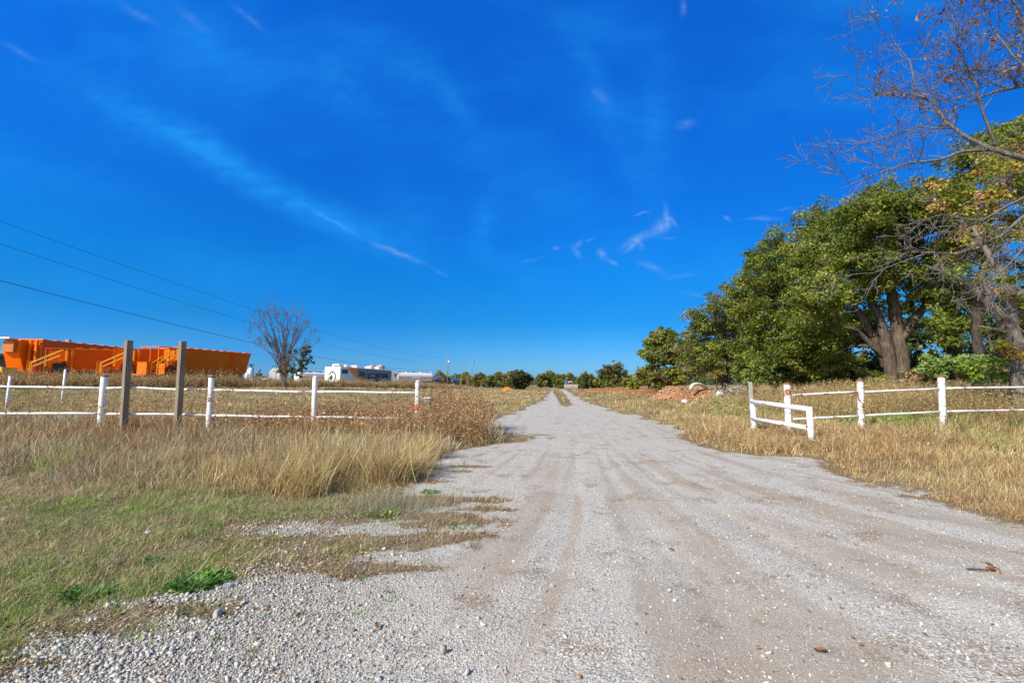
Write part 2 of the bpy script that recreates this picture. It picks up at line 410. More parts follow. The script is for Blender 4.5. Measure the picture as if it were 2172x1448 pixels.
N.put(b.inputs['Base Color'], N.mix(dm, c, dirtc)); b.inputs['Roughness'].default_value = 1; b.inputs['Specular IOR Level'].default_value = .1
bp = N.n('ShaderNodeBump'); bp.inputs['Strength'].default_value = 1; bp.inputs['Distance'].default_value = .05
N.put(bp.inputs['Height'], N.m('ADD', n2, N.m('MULTIPLY', n4, .3))); N.put(b.inputs['Normal'], bp.outputs[0])

ny, nx = GX.shape
idx = np.arange(nx * ny).reshape(ny, nx)
quads = np.stack([idx[:-1, :-1], idx[:-1, 1:], idx[1:, 1:], idx[1:, :-1]], -1).reshape(-1, 4)
gv = np.stack([GX, GY, GZ], -1).reshape(-1, 3)
ground = mesh_np('ground', gv, [quads], m_ground, smooth=True, attrs={'green': GG.ravel(), 'dirt': DM.ravel()})
tag(ground, 'dry grassy field with bare soil running flat to the horizon', kind='structure')

m_road, N, b, o = new_mat('crushed_limestone')
pos = N.n('ShaderNodeNewGeometry').outputs['Position']
flat = N.vm('MULTIPLY', pos, (1, 1, .3))
edge = N.attr('edge'); du = N.attr('fines')
wn1 = N.noise(flat, 4, 3, .6, out='Color')
wv = N.vm('ADD', flat, N.vm('MULTIPLY', wn1, (.03, .03, 0)))
v1 = N.voro(wv, 62); v2 = N.voro(wv, 140); vd = N.voro(wv, 62, 'Distance'); vd2 = N.voro(wv, 140, 'Distance')
s1 = N.n('ShaderNodeSeparateColor'); N.put(s1.inputs[0], v1); s2 = N.n('ShaderNodeSeparateColor'); N.put(s2.inputs[0], v2)
nb = N.noise(flat, 2.2, 6, .62); nf = N.noise(flat, 38, 4, .7); nl = N.noise(flat, .5, 3, .5)
cs = N.mix(s1.outputs[0], (.46, .43, .37), (.78, .75, .665))
cs = N.mix(N.mr(vd, .38, .62, 0, .75), cs, (.17, .15, .12))
cf = N.mix(s2.outputs[0], (.42, .39, .33), (.70, .67, .59)); cf = N.mix(N.mr(vd2, .42, .64, 0, .6), cf, (.20, .175, .14))
c = N.mix(N.mr(nb, .35, .65), cf, cs)
cd = N.mix(N.mr(N.noise(flat, 120, 3, .7), .36, .64), (.21, .17, .125), (.45, .39, .305))
cd = N.mix(N.mr(nl, .42, .6, 0, .7), cd, (.30, .225, .155))
duf = N.mr(N.m('ADD', du, N.m('MULTIPLY', N.m('SUBTRACT', N.noise(flat, 90, 4, .75), .5), 1.5)), .10, .75, 0, .74)
c = N.mix(duf, c, cd)
c = N.mix(N.mr(N.m('ADD', nb, N.m('MULTIPLY', nf, .35)), .74, .82, 0, .55), c, (.24, .16, .09))     # trodden-in earth stains
c = N.mix(N.m('MULTIPLY', N.attr('loose'), .6), c, N.mix(nf, (.10, .085, .065), (.26, .235, .20)))     # base darkened under the loose chips to deepen the gaps
ef = N.mr(N.m('ADD', edge, N.m('MULTIPLY', N.m('SUBTRACT', N.noise(flat, 12, 5, .7), .5), .55)), -.02, .10)
soil = N.mix(nf, (.13, .09, .05), (.28, .205, .12))
N.put(b.inputs['Base Color'], N.mix(ef, soil, c)); b.inputs['Roughness'].default_value = 1; b.inputs['Specular IOR Level'].default_value = .1
bp = N.n('ShaderNodeBump'); bp.inputs['Strength'].default_value = .7; bp.inputs['Distance'].default_value = .011
hgt = N.m('ADD', N.m('MULTIPLY', N.m('SUBTRACT', 1.0, vd), N.mr(du, 0, .7, 1.0, .25)), N.m('ADD', N.m('MULTIPLY', N.m('SUBTRACT', 1, vd2), .5), N.m('MULTIPLY', nf, .8)))
N.put(bp.inputs['Height'], hgt); N.put(b.inputs['Normal'], bp.outputs[0])

keep = (GR > -.30)
fk = keep[:-1, :-1] & keep[:-1, 1:] & keep[1:, 1:] & keep[1:, :-1] & (GY[:-1, :-1] < 124) & (GY[:-1, :-1] > -19)
rq = quads[fk.ravel()]
used, inv = np.unique(rq, return_inverse=True)
rv = gv[used].copy(); rv[:, 2] += .004 + .004 * (rv[:, 1] > 20) + .02 * ss((rv[:, 1] - 20) / 60)
road = mesh_np('gravel_road', rv, [inv.reshape(-1, 4)], m_road, smooth=True,
               attrs={'edge': GR.ravel()[used], 'fines': DU.ravel()[used], 'loose': (ss((-GX + .2 - .12 * GY) / 2.2) * (1 - DU) * ss((9 - GY) / 4)).ravel()[used]})
tag(road, 'pale crushed limestone drive widening towards the viewer with wheel tracks beyond', kind='structure')

# ---------------------------------------------------------------- loose stone
def rand_in_view(n, y0, y1, half=1.35, power=1.0):
    """points spread with a density that falls with distance from the gate side; x within the seen wedge plus a margin"""
    u = rng.random(n)
    y = y0 * (y1 / y0) ** u
    x = (rng.random(n) * 2 - 1) * (y * half + .6)
    return x, y
m_stone, N, b, o = new_mat('stone_chips')
co = N.n('ShaderNodeNewGeometry').outputs['Position']
N.put(b.inputs['Base Color'], N.mix(N.mr(N.noise(co, 90, 3, .6), .3, .7, 0, .35), N.attr('tone', 'Color'), (.30, .26, .22)))
b.inputs['Roughness'].default_value = .9; b.inputs['Specular IOR Level'].default_value = .2
_oct = np.array([(1, 0, 0), (-1, 0, 0), (0, 1, 0), (0, -1, 0), (0, 0, 1), (0, 0, -1)], float)
_of = np.array([(0, 2, 4), (2, 1, 4), (1, 3, 4), (3, 0, 4), (2, 0, 5), (1, 2, 5), (3, 1, 5), (0, 3, 5)])
_cube = np.array([(x, y, z) for z in (-1, 1) for y in (-1, 1) for x in (-1, 1)], float) * .62
_cf = np.array([(0, 2, 3, 1), (4, 5, 7, 6), (0, 1, 5, 4), (2, 6, 7, 3), (0, 4, 6, 2), (1, 3, 7, 5)])
def stones(name, x, y, z, size, base, bf, col):
    n = len(x); k = len(base)
    v = base[None] + rng.normal(0, .2, (n, k, 3))
    v *= size[:, None, None] * np.stack([rng.uniform(.8, 1.4, n), rng.uniform(.6, 1.0, n), rng.uniform(.45, .8, n)], -1)[:, None, :]
    # random rotation
    q = rng.normal(size=(n, 4)); q[:, 1:3] *= .35; q /= np.linalg.norm(q, axis=1)[:, None]
    w, a, b_, c_ = q.T
    R = np.stack([1 - 2 * (b_ * b_ + c_ * c_), 2 * (a * b_ - w * c_), 2 * (a * c_ + w * b_), 2 * (a * b_ + w * c_), 1 - 2 * (a * a + c_ * c_), 2 * (b_ * c_ - w * a),
                  2 * (a * c_ - w * b_), 2 * (b_ * c_ + w * a), 1 - 2 * (a * a + b_ * b_)], -1).reshape(n, 3, 3)
    v = np.einsum('nij,nkj->nki', R, v)
    v += np.stack([x, y, z + size * .22], -1)[:, None, :]
    f = bf[None] + (np.arange(n) * k)[:, None, None]
    return mesh_np(name, v.reshape(-1, 3), [f.reshape(-1, bf.shape[1])], m_stone, col=np.repeat(col, k, 0))
x, y = rand_in_view(int(420000 * DENS), 1.5, 11, 1.25)
R = road_sd(x, y); dd = dust(x, y); left = ss((-x + .2 - .12 * y) / 2.2)
p = np.clip((.25 + .75 * left) * (1 - .7 * dd) + .10, 0, 1) * np.maximum(ss((R + .12) / .2), .12 * ss((R + .55) / .3))
k = rng.random(len(x)) < p; x, y, R, dd, left = x[k], y[k], R[k], dd[k], left[k]
sz = np.exp(rng.normal(math.log(.0032), .45, len(x))) * (1 + .75 * left) * (1 + .06 * y)
sz = np.minimum(sz, .017)
g = np.clip(rng.normal(.44, .15, len(x)), .10, .85)[:, None] * np.array([1.0, .96, .86]) + rng.normal(0, .008, (len(x), 3))
warm = rng.random(len(x)) < .06; g[warm] = g[warm] * np.array([.95, .78, .6])
z = ground_z(x, y, R) + .004
chips = stones('loose_gravel', x, y, z, sz, _oct, _of, g)
tag(chips, 'loose grey white stone chips strewn over the drive', kind='stuff')
print('chips', len(x))
x, y = rand_in_view(int(5200 * DENS), 1.6, 11, 1.25); R = road_sd(x, y); left = ss((-x + .3 - .1 * y) / 2)
k = (rng.random(len(x)) < (.12 + .88 * left)) & (R > -.25); x, y, R = x[k], y[k], R[k]
sz = np.minimum(np.exp(rng.normal(math.log(.0095), .36, len(x))), .03); g = np.clip(rng.normal(.46, .12, len(x)), .15, .75)[:, None] * np.array([1.0, .965, .88])
cob = stones('coarse_gravel', x, y, ground_z(x, y, R) + .004, sz, _cube, _cf, g)
tag(cob, 'larger broken limestone pieces lying among the chips', kind='stuff')

# ---------------------------------------------------------------- grass and weeds
def pick(pal, n, jit=.22):
    pal = np.array(pal, float); i = rng.integers(0, len(pal), n)
    return np.clip(pal[i] * rng.normal(1, jit, (n, 1)), .01, 1)
def ribbons(x, y, z, L, W, az, lean, curl, K=3, twist=None):
    """curved tapering blades; lean = starting angle from the vertical, curl = added angle per segment"""
    n = len(x); pts = np.zeros((n, K + 1, 3)); p = np.stack([x, y, z], -1); pts[:, 0] = p
    a = lean.copy(); zz = az.copy()
    for k in range(K):
        d = np.stack([np.sin(a) * np.cos(zz), np.sin(a) * np.sin(zz), np.cos(a)], -1)
        p = p + d * (L / K)[:, None]; pts[:, k + 1] = p
        a = a + curl; zz = zz + (0 if twist is None else rng.normal(0, 1, n) * twist)
    wd = np.stack([-np.sin(az + .9), np.cos(az + .9), np.zeros(n)], -1)
    fr = np.linspace(1, .22, K + 1)
    o = wd[:, None, :] * (W[:, None, None] * fr[None, :, None] * .5)
    v = np.stack([pts - o, pts + o], 2).reshape(n, (K + 1) * 2, 3)
    b = np.arange(K) * 2
    f = np.stack([b, b + 1, b + 3, b + 2], -1)[None] + (np.arange(n) * (K + 1) * 2)[:, None, None]
    return v.reshape(-1, 3), f.reshape(-1, 4), pts
def cards(P, size, asp=1.6, nrm=None, flat=.0):
    """leaf-sized kite shapes facing every way (or about nrm)"""
    n = len(P)
    d = rng.normal(size=(n, 3))
    if nrm is not None: d = d * flat + nrm
    d /= np.linalg.norm(d, axis=1)[:, None] + 1e-9
    r = rng.normal(size=(n, 3)); t = np.cross(d, r); t /= np.linalg.norm(t, axis=1)[:, None] + 1e-9
    s = np.cross(d, t); sz = np.asarray(size).reshape(-1, 1) * np.ones((n, 1))
    v = np.stack([P - t * sz * asp * .5, P + s * sz * .42 + t * sz * .05 + d * sz * .12, P + t * sz * asp * .5, P - s * sz * .42 + t * sz * .05 + d * sz * .12], 1)
    return v.reshape(-1, 3), np.arange(n * 4).reshape(n, 4)
m_grass = foliage_mat('dry_grass_blades', rough=.7, trans=.30, spec=.15)
m_leaf = foliage_mat('tree_leaves', rough=.6, trans=.38, spec=.18)
m_weed = foliage_mat('weed_leaves', rough=.7, trans=.28, spec=.15)
STRAW = [(.56, .43, .22), (.48, .35, .16), (.62, .50, .28), (.40, .27, .12), (.50, .41, .22), (.44, .33, .19), (.34, .22, .10)]
GOLD = [(.60, .46, .20), (.66, .53, .26), (.50, .37, .14), (.58, .47, .24)]
GREY = [(.42, .36, .26), (.34, .28, .20), (.48, .41, .31)]
BROWN = [(.38, .22, .10), (.46, .28, .13), (.28, .16, .075), (.54, .36, .18), (.42, .26, .14), (.24, .14, .075)]
RUST = [(.42, .17, .07), (.36, .15, .07), (.46, .24, .11)]
GREEN = [(.23, .35, .06), (.30, .42, .08), (.17, .27, .05), (.38, .47, .13), (.27, .34, .12)]
OLIVE = [(.26, .26, .08), (.32, .30, .10), (.20, .19, .06), (.38, .34, .13)]

def field(name, label, xs, ys, H, W, pal, prob, K=3, lean=(.15, .35), curl=(.18, .25), twist=.25, tuft=1, spread=.035, mat=None):
    """blades grow in tufts that share a height, a tone and a centre to lean away from"""
    if tuft > 1: xs, ys = xs[:len(xs) // tuft], ys[:len(ys) // tuft]
    p = prob(xs, ys, road_sd(xs, ys)); k = rng.random(len(xs)) < p; xs, ys = xs[k], ys[k]; nt = len(xs)
    if nt == 0: return None
    tcol = pal(xs, ys, nt); th = rng.uniform(.65, 1.25, nt); tb = np.clip(rng.normal(1, .22, nt), .5, 1.6); taz = rng.uniform(0, 6.28, nt)
    if tuft > 1:
        i = np.repeat(np.arange(nt), tuft); sp = spread * (1 + ys[i] * .05)
        dx, dy = rng.normal(0, 1, len(i)) * sp, rng.normal(0, 1, len(i)) * sp
        az = np.where(rng.random(len(i)) < .7, np.arctan2(dy, dx), taz[i]) + rng.normal(0, .5, len(i))
        xs, ys, tcol, th, tb = xs[i] + dx, ys[i] + dy, tcol[i], th[i], tb[i]
    else: az = taz
    R = road_sd(xs, ys); n = len(xs)
    h = H(xs, ys, R) * rng.uniform(.5, 1.2, n) * th; w = W * np.maximum(1, ys / 5.5) * rng.uniform(.5, 1.4, n)
    v, f, pts = ribbons(xs, ys, ground_z(xs, ys, R) - .01, h, w, az, np.abs(rng.normal(lean[0], lean[1], n)), rng.normal(curl[0], curl[1], n), K, twist)
    own = pal(xs, ys, n); col = np.clip((tcol * .65 + own * .35) * tb[:, None] * rng.normal(1, .28, (n, 1)), .01, 1)
    o = mesh_np(name, v, [f], mat or m_grass, col=np.repeat(col, (K + 1) * 2, 0)); tag(o, label, kind='stuff')
    print(name, n); return o
def blend(a, b, t):
    k = rng.random(len(t)) < t; return np.where(k[:, None], b, a)
def wedge(n, y0, y1, x0=-1.35, x1=1.35, pad=.6):
    y = y0 * (y1 / y0) ** rng.random(n); u = rng.random(n)
    return x0 * y - pad * (x0 < 0) + (x1 * y + pad * (x1 > 0) - x0 * y + pad * (x0 < 0)) * u, y

# short green and straw-coloured turf of the near left verge
x, y = wedge(int(330000 * DENS), 1.9, 9.5, -1.35, -.05)
def pr(x, y, R):
    c = fbm(x * 2.2, y * 2.2, 101, 4)
    return ss((-R + .05) / .35) * np.clip((c - .33) * 5.5, .04, 1) * ss((9.5 - y) / 2)
def pl(x, y, n):
    g = greenness(x, y) * np.clip(1.5 * fbm(x * 1.7, y * 1.7, 103, 3), 0, 1)
    return blend(blend(pick(STRAW, n), pick(GREY, n), fbm(x, y, 105, 3) * .9), pick(GREEN, n), np.clip(g * 1.3 - .02, 0, .85))
field('short_grass', 'short green and tan turf on the near left verge', x, y,
      lambda x, y, R: (.035 + .075 * fbm(x * 1.5, y * 1.5, 107, 3)) * (1 + ss((y - 4.5) / 3) * .9) * (1 + 0 * R), .0062, pl, pr, K=2, lean=(.7, .5), curl=(.3, .6), tuft=14, spread=.028)
# sparse tufts growing in the edge of the gravel
x, y = wedge(int(260000 * DENS), 2.2, 22, -.9, 1.1)
def pr(x, y, R):
    c = fbm(x * 3.1, y * 2.2, 111, 4)
    return ss((.30 - np.abs(R)) / .28) * np.clip((c - .42) * 5, 0, 1)
field('edge_tufts', 'low tufts creeping over the edge of the gravel', x, y, lambda x, y, R: .05 + 0 * x + .003 * y, .004,
      lambda x, y, n: blend(blend(pick(STRAW, n), pick(BROWN, n), .45 + 0 * x), pick(GREEN, n), np.clip(.65 * ss((-x) / 1.2) + .06, 0, 1)), pr, K=2, lean=(.8, .4), tuft=12, spread=.03)

# tall dry grass between the verge and the left fence
x, y = wedge(int(170000 * DENS), 5.2, 15.5, -1.35, -.03)
def tallh(x, y, R):
    clump = fbm(x * .95, y * .95, 121, 3)
    bunch = ss((x + 5.0) / 1.6) * ss((-x - 1.1) / .8) * ss((9.3 - y) / 1.5)
    h = .20 + .34 * clump + .20 * bunch
    return h * ss((y - 5.4) / 2.0) * ss((-R) / .7 + .1) + .05
def pr(x, y, R):
    c = fbm(x * 1.1, y * 1.1, 123, 4)
    e = 6.5 + 1.2 * (fbm(x * .5, 0 * y, 125, 2) - .5) + .5 * ss((-x - 5) / 3)
    return ss((y - e + .9 + 1.2 * (c - .5)) / 1.9) * ss(-R / .3) * np.clip(.45 + 1.4 * (c - .3), .15, 1) * ss((15.5 - y) / 1.5)
def pl(x, y, n):
    c = blend(pick(STRAW, n), pick(GOLD, n), ss((x + 5.2) / 1.6) * .7)
    c = blend(c, pick(GREY, n), np.clip(fbm(x * .7, y * .7, 127, 3) * 1.1 - .15, 0, .6))
    c = blend(c, pick(BROWN, n), np.clip((fbm(x * .6, y * .6, 129, 3) - .38) * 3, 0, .7) * ss((-x - 1.6) / 2))
    return blend(c, pick(GREEN, n), np.clip((fbm(x * .8, y * .8, 131, 3) - .52) * 3, 0, .5) * ss((9 - y) / 2))
field('tall_grass', 'knee high bleached grass in front of the left fence', x, y, tallh, .0085, pl, pr, K=4, lean=(.35, .42), curl=(.22, .30), twist=.5, tuft=18, spread=.05)
# bunch grass fountains, gold, by the fence end
bx, by, bh = [], [], []
for px, py in [(600, 985), (640, 1000), (690, 1012), (720, 1000), (760, 1010), (800, 1012), (835, 1010), (865, 1002), (890, 985), (780, 985), (840, 980), (905, 960), (700, 980), (560, 1010),
               (520, 1010), (470, 1000), (330, 990), (250, 985), (610, 1030), (660, 1035), (160, 985), (390, 975)]:
    g = G(px, py + 12); n = int(520 * DENS) if px > 590 else int(420 * DENS)
    bx.append(rng.normal(g.x, .13, n)); by.append(rng.normal(g.y, .12, n)); bh.append(np.full(n, rng.uniform(.5, .66) if px > 590 else .38))
bx, by, bh = map(np.concatenate, (bx, by, bh)); n = len(bx)
v, f, _ = ribbons(bx, by, terr(bx, by) - .01, bh * rng.uniform(.5, 1.15, n), .0075 * rng.uniform(.6, 1.4, n), rng.normal(.15, 1.7, n), np.abs(rng.normal(.28, .28, n)), rng.normal(.2, .18, n), 4, .3)
tag(mesh_np('bunch_grass', v, [f], m_grass, col=np.repeat(np.clip(pick(GOLD + STRAW, n, .3), .02, .9), 10, 0)), 'golden bunch grass clumps leaning beside the end of the left fence', kind='stuff')

# broken stems lying over the turf
x, y = wedge(int(26000 * DENS), 2.0, 12, -1.35, 1.3); R = road_sd(x, y); k = (R < -.02) & (fbm(x * 1.2, y * 1.2, 133, 3) > .38); x, y, R = x[k], y[k], R[k]; n = len(x)
v, f, _ = ribbons(x, y, ground_z(x, y, R) + .015 + .05 * rng.random(n) * ss((y - 4) / 4), rng.uniform(.06, .26, n), .0042 * np.maximum(1, y / 5), rng.uniform(0, 6.28, n), rng.normal(1.35, .25, n), rng.normal(.05, .12, n), 3, .25)
tag(mesh_np('straw_litter', v, [f], m_grass, col=np.repeat(pick(STRAW + GREY + [(.70, .60, .42)], n, .3), 8, 0)), 'pale broken straw lying across the verges', kind='stuff')

# right verge
x, y = wedge(int(230000 * DENS), 3.6, 18, .25, 1.4)
def pr(x, y, R):
    c = fbm(x * 1.2, y * 1.2, 141, 4); return ss((-R + .06) / .4) * np.clip(.5 + 1.2 * (c - .3), .2, 1)
def hh(x, y, R): return (.10 + .10 * fbm(x, y, 143, 3) + .22 * ss((y - 7.5) / 3) * fbm(x * .8, y * .8, 145, 3) * 1.6) * (.45 + .55 * ss(-R / .8))
def pl(x, y, n):
    c = blend(pick(STRAW + GOLD, n), pick(BROWN, n), np.clip((fbm(x * .8, y * .8, 147, 3) - .42) * 2.5, 0, .6))
    c = blend(c, pick(RUST, n), np.clip(.35 - .12 * y + .5 * ss((1.0 - 1) + .2), 0, .25))
    return blend(c, pick(GREEN + OLIVE, n), greenness(x, y) * .9)
field('verge_grass', 'tan grass of the right verge with green patches near the fence', x, y, hh, .0066, pl, pr, K=3, lean=(.5, .45), curl=(.22, .35), twist=.4, tuft=14, spread=.04)

# field grass beyond the fences
x, y = wedge(int(330000 * DENS), 13, 95, -1.35, 1.2)
def pr(x, y, R):
    c = fbm(x * .5, y * .5, 151, 4); return ss((-R) / .5) * np.clip(.6 + 1.0 * (c - .4), .2, 1) * (1 - .9 * (dirtmask(x, y) > 0))
def hh(x, y, R): return (.12 + .16 * fbm(x * .4, y * .4, 153, 3)) * (.5 + .5 * ss(-R / 1.2)) * (1 + .3 * ss((y - 30) / 40))
def pl(x, y, n):
    c = blend(pick(STRAW, n), pick(GOLD, n), .45 + 0 * x)
    c = blend(c, pick(OLIVE, n), np.clip((fbm(x * .18, y * .10, 155, 4) - .4) * 2.6, 0, .6) + .12 * (x < -4))
    return blend(c, pick(BROWN, n), np.clip((fbm(x * .25, y * .2, 157, 3) - .5) * 2, 0, .35) + .25 * (x > 5) * ss((y - 26) / 20))
field('field_grass', 'mown tan and olive grass of the fields beyond the fences', x, y, hh, .0055, pl, pr, K=2, lean=(.45, .4), curl=(.25, .35), tuft=10, spread=.06)

# ---- stemmed weeds: curly stalks carrying dead leaves
def weeds(name, label, x, y, h, w, pal, lpal, nl, ls, K=5, lean=.3, curl=.25, twist=.5, lmat=None, z=None, lo=.25):
    n = len(x); z = ground_z(x, y) - .02 if z is None else z
    v, f, pts = ribbons(x, y, z, h, w, rng.uniform(0, 6.28, n), np.abs(rng.normal(0, lean, n)), rng.normal(0, curl, n), K, twist)
    V = [v]; Fq = [f]; Cc = [np.repeat(pick(pal, n), (K + 1) * 2, 0)]; off = len(v)
    i = rng.integers(0, n, int(n * nl)); t = np.clip(rng.beta(2.0, 1.3, len(i)), lo, .999) * K; k = t.astype(int); fr = (t - k)[:, None]
    P = pts[i, k] * (1 - fr) + pts[i, k + 1] * fr + rng.normal(0, 1, (len(i), 3)) * (ls * 1.2) * np.array([1, 1, .7])
    sz = ls * rng.uniform(.5, 1.4, len(i))
    # side twigs
    v2, f2 = cards(P, sz, 2.8); V.append(v2); Fq.append(f2 + off); Cc.append(np.repeat(pick(lpal, len(i), .2), 4, 0))
    o = mesh_np(name, np.concatenate(V), [np.concatenate(Fq)], lmat or m_weed, col=np.concatenate(Cc)); tag(o, label, kind='stuff'); print(name, n, len(i)); return o
def zone(n, x0, x1, y0, y1, p):
    x = rng.uniform(x0, x1, n); y = rng.uniform(y0, y1, n); k = rng.random(n) < p(x, y); return x[k], y[k]
# brown tangle round the end of the left fence
n = int(30000 * DENS)
x, y = zone(n, -8.6, -.7, 10.0, 14.6, lambda x, y: ss((x + 8.4) / 2.6) * ss((-road_sd(x, y) - .15) / .5) * ss((y - 10.3 - .7 * ss((-x - 3) / 2)) / .8) * np.clip(.3 + 1.5 * (fbm(x, y, 161, 3) - .3), .15, 1))
h = (.88 + .32 * ss((x + 4.4) / 2.2) + .22 * ss((x + 2.8) / 1.2) + .55 * (fbm(x * 1.1, y * 1.1, 163, 3) - .5)) * rng.uniform(.5, 1.12, len(x)) * (.65 + .35 * ss((-road_sd(x, y)) / 1.0)) * (1 - .36 * ss((12.4 - y) / .6)) * np.where(rng.random(len(x)) < .07, 1.4, 1.0)
weeds('dry_weeds', 'rust brown tangle of dead weeds smothering the end of the left fence', x, y, h, .011 + 0 * x, BROWN + STRAW[:3] + RUST[:1], BROWN + [(.50, .33, .17), (.60, .44, .26), (.56, .38, .20)], 8.0, .023, twist=.7, curl=.4)
x, y = zone(int(420 * DENS), -15, -1.2, 10.4, 14.5, lambda x, y: np.where(x > -8, .9, .35) * (road_sd(x, y) < -.4))
weeds('tall_stalks', 'single tall dry stalks standing above the weeds along the left fence', x, y, rng.uniform(.8, 1.45, len(x)), .009 + 0 * x, BROWN + STRAW, BROWN + STRAW[:3], 14, .028, twist=.3, curl=.10, lean=.22, lo=.4)
# low rusty weeds at the foot of the right gate frame
x, y = zone(int(11000 * DENS), 4.6, 9.5, 9.2, 14.5, lambda x, y: ss((-road_sd(x, y) - .1) / .5) * ss((9.4 - x) / 1.5) * .9)
weeds('gate_weeds', 'reddish brown weeds round the foot of the short pipe frame', x, y, (.22 + .22 * fbm(x, y, 165, 3)) * rng.uniform(.5, 1.2, len(x)), .008 + 0 * x, BROWN + STRAW, BROWN + STRAW[:3] + RUST[2:], 3.0, .016)
# tall weeds behind the right fence
x, y = zone(int(36000 * DENS), 8.5, 26, 14.2, 24, lambda x, y: ss((x - 8.5 - .2 * (y - 14)) / 2.0) * (x < y * 1.4) * np.clip(.4 + 1.5 * (fbm(x * .6, y * .6, 171, 3) - .35), .1, 1))
weeds('fence_weeds', 'waist high brown and olive weeds behind the right fence', x, y, (.80 + .50 * fbm(x * .5, y * .5, 173, 3)) * rng.uniform(.5, 1.2, len(x)), .011 + 0 * x,
      STRAW + BROWN + OLIVE, BROWN + STRAW[:4] + OLIVE, 5.0, .028, curl=.15, twist=.35)
x, y = zone(int(9000 * DENS), 7.0, 24, 12.6, 20, lambda x, y: (fbm(x * .7, y * .7, 175, 3) > .55) * (x < y * 1.4) * (x > 7.5) * (x > y * .62))
weeds('green_weeds', 'fresh green weeds growing through the dry ones by the right fence', x, y, .35 * rng.uniform(.5, 1.4, len(x)), .008 + 0 * x, GREEN, GREEN + [(.30, .36, .08)], 5.0, .035, curl=.15, twist=.3)
# the row of tall brown brush in front of the parked machines
RP = [(-75, 36), (-42, 38), (-31, 41), (-25, 52), (-20.5, 68), (-17, 86), (-13, 112)]
bxs, bys, bhs = [], [], []
for (x0, y0), (x1, y1) in zip(RP[:-1], RP[1:]):
    L = math.hypot(x1 - x0, y1 - y0); n = int(L * 620 * DENS * min(1, 45 / y0) if x1 < -25 else L * 300 * DENS); t = rng.random(n)
    wd = 3.2 if y0 < 60 else 4.5
    px_, py_ = x0 + (x1 - x0) * t + rng.normal(0, .5, n), y0 + (y1 - y0) * t + rng.uniform(-.5, 1, n) * wd
    bxs.append(px_); bys.append(py_)
x = np.concatenate(bxs); y = np.concatenate(bys)
h = (.55 + 1.15 * fbm(x * .5, y * .5, 181, 4)) * np.where(rng.random(len(x)) < .06, 1.5, rng.uniform(.5, 1.15, len(x)))
h = h * np.where(x > -27, .72, 1.0)
weeds('brush_row', 'long row of tall brown brush in front of the parked machines', x, y, h, np.maximum(.018, y * .0006), BROWN + STRAW, BROWN + STRAW[:4] + [(.30, .26, .09), (.24, .24, .07)], 8.0, .052, curl=.15, twist=.35, lean=.25)
x, y = zone(int(9000 * DENS), -31, -12, 13.5, 24, lambda x, y: ss((-x - 12.5 - .05 * y) / 2) * (x > -1.35 * y) * np.clip((fbm(x * .5, y * .5, 185, 3) - .35) * 3, 0, 1))
weeds('far_left_weeds', 'tangled brown weeds along the wire fence at far left', x, y, (.5 + .4 * fbm(x * .6, y * .6, 187, 3)) * rng.uniform(.5, 1.2, len(x)), .012 + 0 * x, BROWN + STRAW, BROWN + OLIVE[:2] + STRAW[:3], 6.0, .028)

# ---------------------------------------------------------------- trees
BARK = bark_mat('oak_bark', (.045, .033, .026), (.145, .112, .086))
BARKP = bark_mat('pale_bark', (.22, .19, .155), (.46, .42, .36), 9)
TWIG = bark_mat('grey_twigs', (.08, .071, .066), (.21, .19, .175), 12)
SHADEB = bark_mat('shaded_bark', (.026, .020, .016), (.085, .068, .054))  # darker bark copy: shade of the crowns put into the colour
def tube_np(polys, sides=None):
    """polys: list of (points (k,3), radii (k)) -> verts, quads"""
    V, Fq, off = [], [], 0
    for P, R in polys:
        P = np.asarray(P, float); R = np.asarray(R, float); k = len(P)
        n = sides or (9 if R[0] > .15 else 6 if R[0] > .04 else 4 if R[0] > .012 else 3)
        d = np.gradient(P, axis=0); d /= np.linalg.norm(d, axis=1)[:, None] + 1e-9
        ref = np.array([.31, .17, .93]) if abs(d[0, 2]) < .9 else np.array([.97, .2, .1])
        a = np.cross(d, ref); a /= np.linalg.norm(a, axis=1)[:, None] + 1e-9; b = np.cross(d, a)
        t = np.arange(n) * 2 * np.pi / n
        ring = P[:, None] + (a[:, None] * np.cos(t)[None, :, None] + b[:, None] * np.sin(t)[None, :, None]) * R[:, None, None]
        V.append(ring.reshape(-1, 3)); j = np.arange(n)
        for i in range(k - 1):
            q = off + i * n; Fq.append(np.stack([q + j, q + (j + 1) % n, q + n + (j + 1) % n, q + n + j], -1))
        off += k * n
    return np.concatenate(V), np.concatenate(Fq)
def wiggle(a, b, n, amp, sag=0.0):
    t = np.linspace(0, 1, n)[:, None]; P = np.asarray(a) * (1 - t) + np.asarray(b) * t
    L = np.linalg.norm(np.asarray(b) - np.asarray(a)); w = rng.normal(0, 1, (n, 3)) * amp * L; w[0] = 0; w[-1] = 0
    for _ in range(1): w[1:-1] = (w[:-2] + w[1:-1] * 2 + w[2:]) / 3
    P = P + w; P[:, 2] += sag * L * np.sin(np.pi * t[:, 0]); return P
